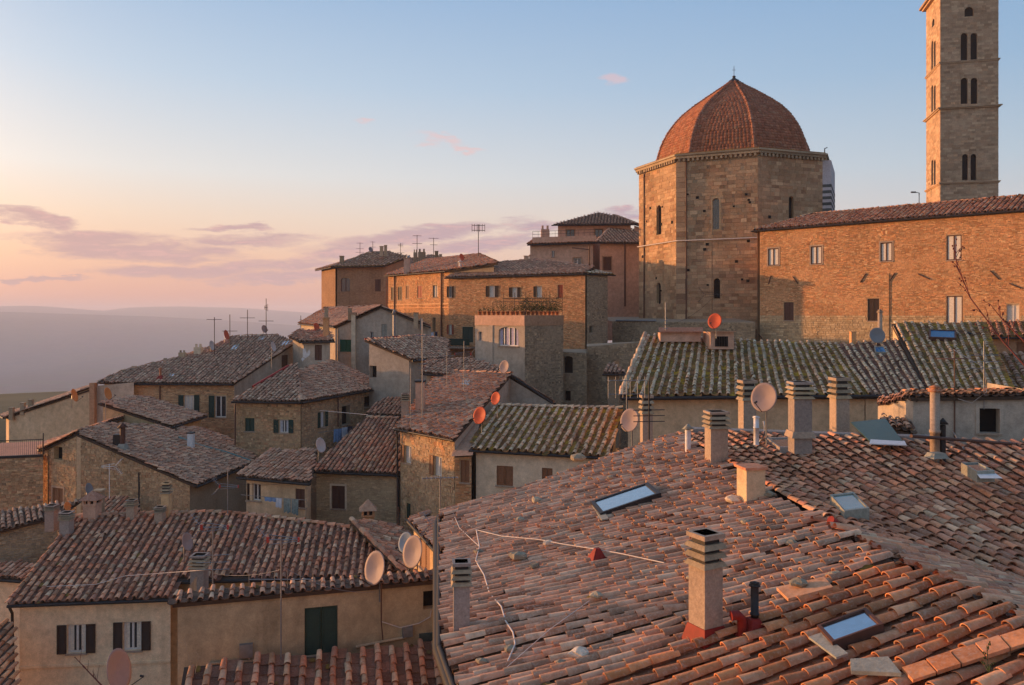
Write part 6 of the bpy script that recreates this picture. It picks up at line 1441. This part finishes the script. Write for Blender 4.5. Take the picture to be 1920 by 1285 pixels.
def things():
    Y = 39.6
    wire([P(452, 928, 41.4), P(575, 938, 39.4)], 'clothes line strung along the front of the low tan laundry house', .012, M_METAL, 'clothes_line', 'clothes line')
    Lp = lambda x: P(452, 928, 41.4).lerp(P(575, 938, 39.4), (x - 452) / 123)
    for x0, x1, dpx, m, lb in ((497, 519, 8, M_CLB, 'pale blue folded towel at the left end of the clothes line'), (519, 530, 18, M_CLW, 'white shirt next to the pale blue towel on the clothes line'), (533, 546, 26, M_GREEN, 'grey green trousers hanging in the middle of the clothes line'), (548, 560, 28, M_GREEN, 'patterned grey cloth at the right end of the clothes line')):
        cloth(Lp(x0), Lp(x1), dpx / F * 40.5, m, lb, 3)
    wire([P(596, 812, 51), P(668, 800, 54)], 'clothes line under the dark openings of the hipped stone house', .014, M_METAL, 'clothes_line', 'clothes line')
    for x0, x1, y, dpx, m, lb in ((626, 641, 805, 24, M_CLB, 'blue sheet hanging under the hipped stone house'), (641, 652, 802, 18, M_CLW, 'pale sheet beside the blue one under the hipped stone house'), (652, 661, 800, 14, M_CLD, 'dark garment at the right of the sheets under the hipped stone house')):
        cloth(P(x0, y, 51.8), P(x1, y - 1, 52.4), dpx / F * 52, m, lb, 3)
    for i, (x, m, lb) in enumerate(((802, M_CLP, 'pink garment on the short line by the lit brick house drainpipe'), (808, M_CLW, 'white garment on the short line by the lit brick house drainpipe'), (815, M_CLD, 'dark garment on the short line by the lit brick house drainpipe'))):
        cloth(P(x, 625 - i, 76), P(x + 5, 624.5 - i, 76), .5, m, lb, 2)
    wire([P(797, 626, 76), P(823, 621, 76)], 'short clothes line beside the lit brick house drainpipe', .015, M_METAL, 'clothes_line', 'clothes line')
    # cables lying on the near roof
    on = lambda q, x, y, h=.13: onq(q, x, y) + Vector((0, 0, h))
    wire([on(QA1, 877, 993), on(QA1, 893, 1003), on(QA1, 940, 1015), on(QA1, 1010, 1022), on(QA1, 1055, 1031), on(QA1, 1110, 1040), on(QA1, 1165, 1050), on(QA1, 1245, 1068)], 'white cable running across the near roof past the red vent cover', .012)
    wire([on(QA1, 893, 1003), on(QA1, 899, 1035), on(QA1, 892, 1062), on(QA1, 908, 1090), on(QA1, 918, 1125), on(QA1, 940, 1150), on(QA1, 948, 1178), on(QA2, 962, 1200), on(QA2, 966, 1222), on(QA2, 950, 1260)], 'looping white cable that hangs down the left part of the near roof', .015)
    wire([on(QA1, 846, 962), on(QA1, 862, 1000), on(QA1, 900, 1036)], 'thin pale cable near the corner aerial of the near roof', .01)
    wire([on(QA2, 935, 1280), on(QA1, 1030, 1195), on(QA1, 1105, 1140)], 'thin straight wire slanting over the tiles at lower left of the near roof', .006)
    wire([P(600, 770, 48), P(690, 778, 46.5)], 'pale wire strung before the hipped stone house', .016)
    wire([P(430, 905, 38), P(660, 870, 44)], 'thin dark wire sagging over the laundry house roof', .008, M_METD, sag=.5)
    wire([P(527, 1060, 22.9), P(702, 1110, 24.2)], 'thin grey wire sagging between the right tall aerial and the crest dish', .007, M_METAL, sag=.25)
    wire([P(399, 1075, 24.5), P(527, 1068, 22.9)], 'thin grey wire between the two tall aerials with red caps', .006, M_METAL, sag=.12)
    wire([P(792, 640, 44), P(870, 660, 46)], 'thin wire between the very tall mast and the slim pinkish aerial', .008, M_METD, sag=.2)
    wire([P(1246, 610, 43.8), P(1335, 560, 42.5)], 'thin wire from the parapet pole to the dome side aerial', .008, M_METD, sag=.3)
    wire([P(88, 1100, 30), P(180, 1096, 30), P(235, 1080, 30), P(330, 1073, 29), P(398, 1068, 24.6)], 'long sagging white wire across the red roof of the peach house', .012)
    wire([P(1432, 790, 23.3), P(1434, 815, 23.2), onq(QB, 1422, 833)], 'bent white support pole of the largest dish', .03, M_WHITE, 'support_pole', 'pole')
    wire([P(1788, 656, 27), P(1846, 690, 26.9), P(1850, 735, 26.9), P(1822, 756, 27), P(1796, 748, 27.1)], 'pale cable looping down from the aerials of the stucco attic house', .012)
    wire([P(1786, 808, 27), onq(QB, 1807, 842)], 'slanting stay at the foot of the stucco attic wall', .02, M_METAL, 'stay_rod', 'rod')
    # junction box rods under the dish of the olive wall
    wire([P(715, 1093, 24.3), P(715, 1168, 24.3), P(718, 1200, 24.3)], 'brown conduit dropping from the crest dish down the olive wall', .022, M_COPPER, 'conduit', 'pipe')
    # loose stones that hold the tiles down
    random.seed(21)
    spots = [(QA1, 1083, 866, 30, 'pale stone with a broken tile at the top left edge of the near roof'), (QA1, 1008, 946, 24, 'lone brown stone left of the big skylight'), (QA1, 975, 982, 20, 'small stone between the skylight and the roof corner'), (QA1, 1144, 901, 13, 'dark little stone above the big skylight'),
             (QA1, 866, 1010, 14, 'dark stone near the start of the white cable'), (QA1, 898, 1042, 18, 'brown stone where the two cables part'), (QA1, 972, 1052, 32, 'largest dark mossy stone on the left part of the near roof'), (QA1, 1003, 1070, 20, 'brown stone right below the largest mossy stone'),
             (QA1, 1028, 1026, 20, 'flat stone under the white cable'), (QA1, 1118, 1126, 24, 'brown block in the middle of the near roof'), (QA1, 1295, 1093, 16, 'dark stone left of the tall banded chimney'), (QA2, 957, 1228, 26, 'stone pinning the looping cable at the bottom'),
             (QA2, 1086, 1237, 38, 'pale flat mortar lump near the bottom of the near roof'), (QA2, 1052, 1252, 18, 'small block left of the pale mortar lump'), (QA2, 904, 1250, 22, 'grey block at the bottom left of the near roof'), (QA2, 1497, 1117, 32, 'spiky grey stone lying on a loose orange slab'),
             (QA1, 1484, 1028, 22, 'rounded grey stone below the red vent elbow'), (QA1, 1449, 1022, 18, 'darker stone next to the rounded grey stone'), (QA1, 1516, 980, 22, 'square brown block near the ridge by the shaded skylight'), (QA1, 1400, 988, 20, 'dark stone below the short chimney'),
             (QA2, 1565, 1090, 30, 'mossy lump on the first row of orange tiles'), (QA1, 1442, 935, 22, 'stone cluster on the ridge right of the short chimney'), (QA1, 1378, 947, 34, 'white mortar heap at the foot of the short chimney')]
    for q, x, y, w, lb in spots:
        p = onq(q, x, y) + Vector((0, 0, .11 if 'spiky' in lb else 0)); s = w * p.y / F; mb = MB(); vs = []; fs = []; nu, nv = 9, 6; ph = random.uniform(0, 9)
        from mathutils import noise as mn
        for j in range(nv + 1):
            for i in range(nu):
                a, b = 2 * math.pi * i / nu, math.pi * j / nv; v = Vector((math.sin(b) * math.cos(a), math.sin(b) * math.sin(a) * .75, math.cos(b) * .5)); v *= 1 + .45 * mn.noise(v * 1.7 + Vector((ph, 0, 0))); vs.append(p + v * s * .5 + Vector((0, 0, .07 + s * .14)))
        for j in range(nv):
            for i in range(nu): k = (i + 1) % nu; fs.append((j * nu + i, (j + 1) * nu + i, (j + 1) * nu + k, j * nu + k))
        mb.raw(vs, fs); o = mb.build('loose_stone', M_MORT if 'white' in lb or 'pale flat' in lb else M_STONE, None, origin=p); o['label'] = lb; o['category'] = 'stone'; o['group'] = 'loose stones on the near roof'
    c = [onq(QA2, *x) for x in ((1478, 1140), (1562, 1118), (1545, 1098), (1456, 1118))]; mb = MB(); mb.hexa([v + Vector((0, 0, .10)) for v in c] + [v + Vector((0, 0, .15)) for v in c]); o = mb.build('loose_slab', T_NEW, None, origin=c[0]); o['label'] = 'flat orange terracotta slab lying loose under the spiky grey stone'; o['category'] = 'slab'
    for k in range(5):
        x0 = 1712 + 46 * k; c = [onq(QA3, *x) for x in ((x0, 1300 - 15 * k), (x0 + 43, 1286 - 15 * k), (x0 + 22, 1262 - 15 * k), (x0 - 21, 1276 - 15 * k))]; mb = MB(); n_ = Vector((0, 0, 1)); mb.hexa([v + n_ * .13 for v in c] + [v + n_ * (.17 + .01 * (k % 2)) for v in c]); o = mb.build('flat_tile', T_NEW, None, origin=c[0]); o['label'] = ('first', 'second', 'third', 'fourth', 'fifth')[k] + ' flat orange tile from the left in the row at the bottom right corner'; o['category'] = 'tile'; o['group'] = 'flat tiles laid in the bottom right corner'
    c = [onq(QA3, *x) for x in ((1596, 1285), (1690, 1290), (1665, 1258), (1594, 1262))]; mb = MB(); mb.hexa([v + Vector((0, 0, .14)) for v in c] + [v + Vector((0, 0, .19)) for v in c]); o = mb.build('grey_board', LEAD, None, origin=c[0]); o['label'] = 'cracked grey board lying on the orange tiles at the bottom edge'; o['category'] = 'board'
    c = [onq(QA1, *x) for x in ((1110, 956), (1128, 984), (1141, 981), (1123, 953))]; mb = MB(); mb.hexa([v + Vector((0, 0, .09)) for v in c] + [v + Vector((0, 0, .12)) for v in c]); o = mb.build('lead_apron', LEAD, None, origin=c[0]); o['label'] = 'lead apron under the lower end of the big skylight'; o['category'] = 'flashing'
    c = [onq(QA3, *x) for x in ((1568, 1252), (1590, 1244), (1540, 1204), (1516, 1212))]; mb = MB(); mb.hexa([v + Vector((0, 0, .11)) for v in c] + [v + Vector((0, 0, .14)) for v in c]); o = mb.build('lead_apron', LEAD, None, origin=c[0]); o['label'] = 'lead apron on the left of the brown framed skylight among orange tiles'; o['category'] = 'flashing'
    # bare red twigs at the right, a weed among the tiles, dry stems by the olive wall
    def branch(pts, r0, r1, n, lb, name='bare_branch', m=None, Lt=.5, seed=1):
        random.seed(seed); t = thing(name, lb, 'branch' if name == 'bare_branch' else 'plant', pts[0]); pts = [Vector(p) for p in pts]
        mb = MB(); mb.tube(pts, r0, 5, r2=r1); mb.build('stem', m or M_TWIG, t)
        for i in range(n):
            f = random.uniform(.15, 1) * (len(pts) - 1); k = min(int(f), len(pts) - 2); p = pts[k].lerp(pts[k + 1], f - k); d = (pts[k + 1] - pts[k]).normalized(); s = Vector((random.uniform(-1, 1), random.uniform(-.4, .4), random.uniform(-.3, 1))); e = p + (d * .7 + s).normalized() * random.uniform(.3, 1) * Lt
            mb = MB(); mb.tube([p, p.lerp(e, .5) + Vector((0, 0, .03)), e], r1 * .9, 4, r2=r1 * .4)
            for _ in range(2): q = p.lerp(e, random.uniform(.4, 1)); mb.box(q, .012, .012, .02)
            mb.build('twig', m or M_TWIG, t)
    branch([P(1925, 690, 9), P(1880, 640, 9.2), P(1820, 560, 9.4), P(1795, 500, 9.6), P(1790, 470, 9.7)], .010, .005, 16, 'long bare red branch arching up over the brick palace wall at the right edge', Lt=.28, seed=3)
    branch([P(1925, 645, 8.5), P(1880, 600, 8.6), P(1862, 578, 8.7)], .009, .004, 6, 'short bare red branch ending near the last lower window of the palace', Lt=.22, seed=5)
    branch([onq(QA3, 1855, 1285) , onq(QA3, 1852, 1262) + Vector((0, 0, .12)), onq(QA3, 1850, 1262) + Vector((0, 0, .34))], .006, .003, 14, 'thin green weed sprouting between the orange tiles at lower right', 'weed', M_LEAF, .16, 7)
    branch([P(361, 1262, 22), P(352, 1225, 22), P(346, 1198, 22)], .012, .005, 5, 'dry pale stem at the left end of the ribbed tile roof', 'dry_stem', M_DRY, .3, 9)
    branch([P(366, 1262, 21.9), P(370, 1240, 21.9), P(373, 1225, 21.9)], .010, .004, 4, 'shorter dry stem next to the pale stem by the olive wall', 'dry_stem', M_DRY, .2, 11)
    branch([P(195, 1290, 30), P(168, 1262, 30), P(140, 1232, 30)], .03, .012, 9, 'leafless brown sapling in front of the peach house wall', 'bare_sapling', M_TWIG, .7, 13)
M_GREEN = flat('cloth_grey_green', (.20, .24, .22), .9, noise=.3)
M_DRY = flat('dry_stem', (.35, .27, .18), .9)
M_MORT = stone_mat('white_mortar', [(.42, .36, .32), (.46, .40, .36)], tone=.1, bmp=.9)
things()

# ------------------------------------------------------------------ evening haze over the valley
def haze():
    mb = MB(); mb.hexa([(-8700, -8700, -345), (8700, -8700, -345), (8700, 8700, -345), (-8700, 8700, -345), (-8700, -8700, 85), (8700, -8700, 85), (8700, 8700, 85), (-8700, 8700, 85)])
    m = bpy.data.materials.new('evening_haze'); m.use_nodes = True; t = NT(m.node_tree)
    out = t.new('ShaderNodeOutputMaterial'); v = t.new('ShaderNodeVolumePrincipled'); v.inputs['Density'].default_value = 2.1e-4; v.inputs['Color'].default_value = (.90, .92, 1.0, 1); v.inputs['Anisotropy'].default_value = 0
    t.l.new(v.outputs[0], out.inputs['Volume']); o = mb.build('haze', m); o['kind'] = 'stuff'
haze()
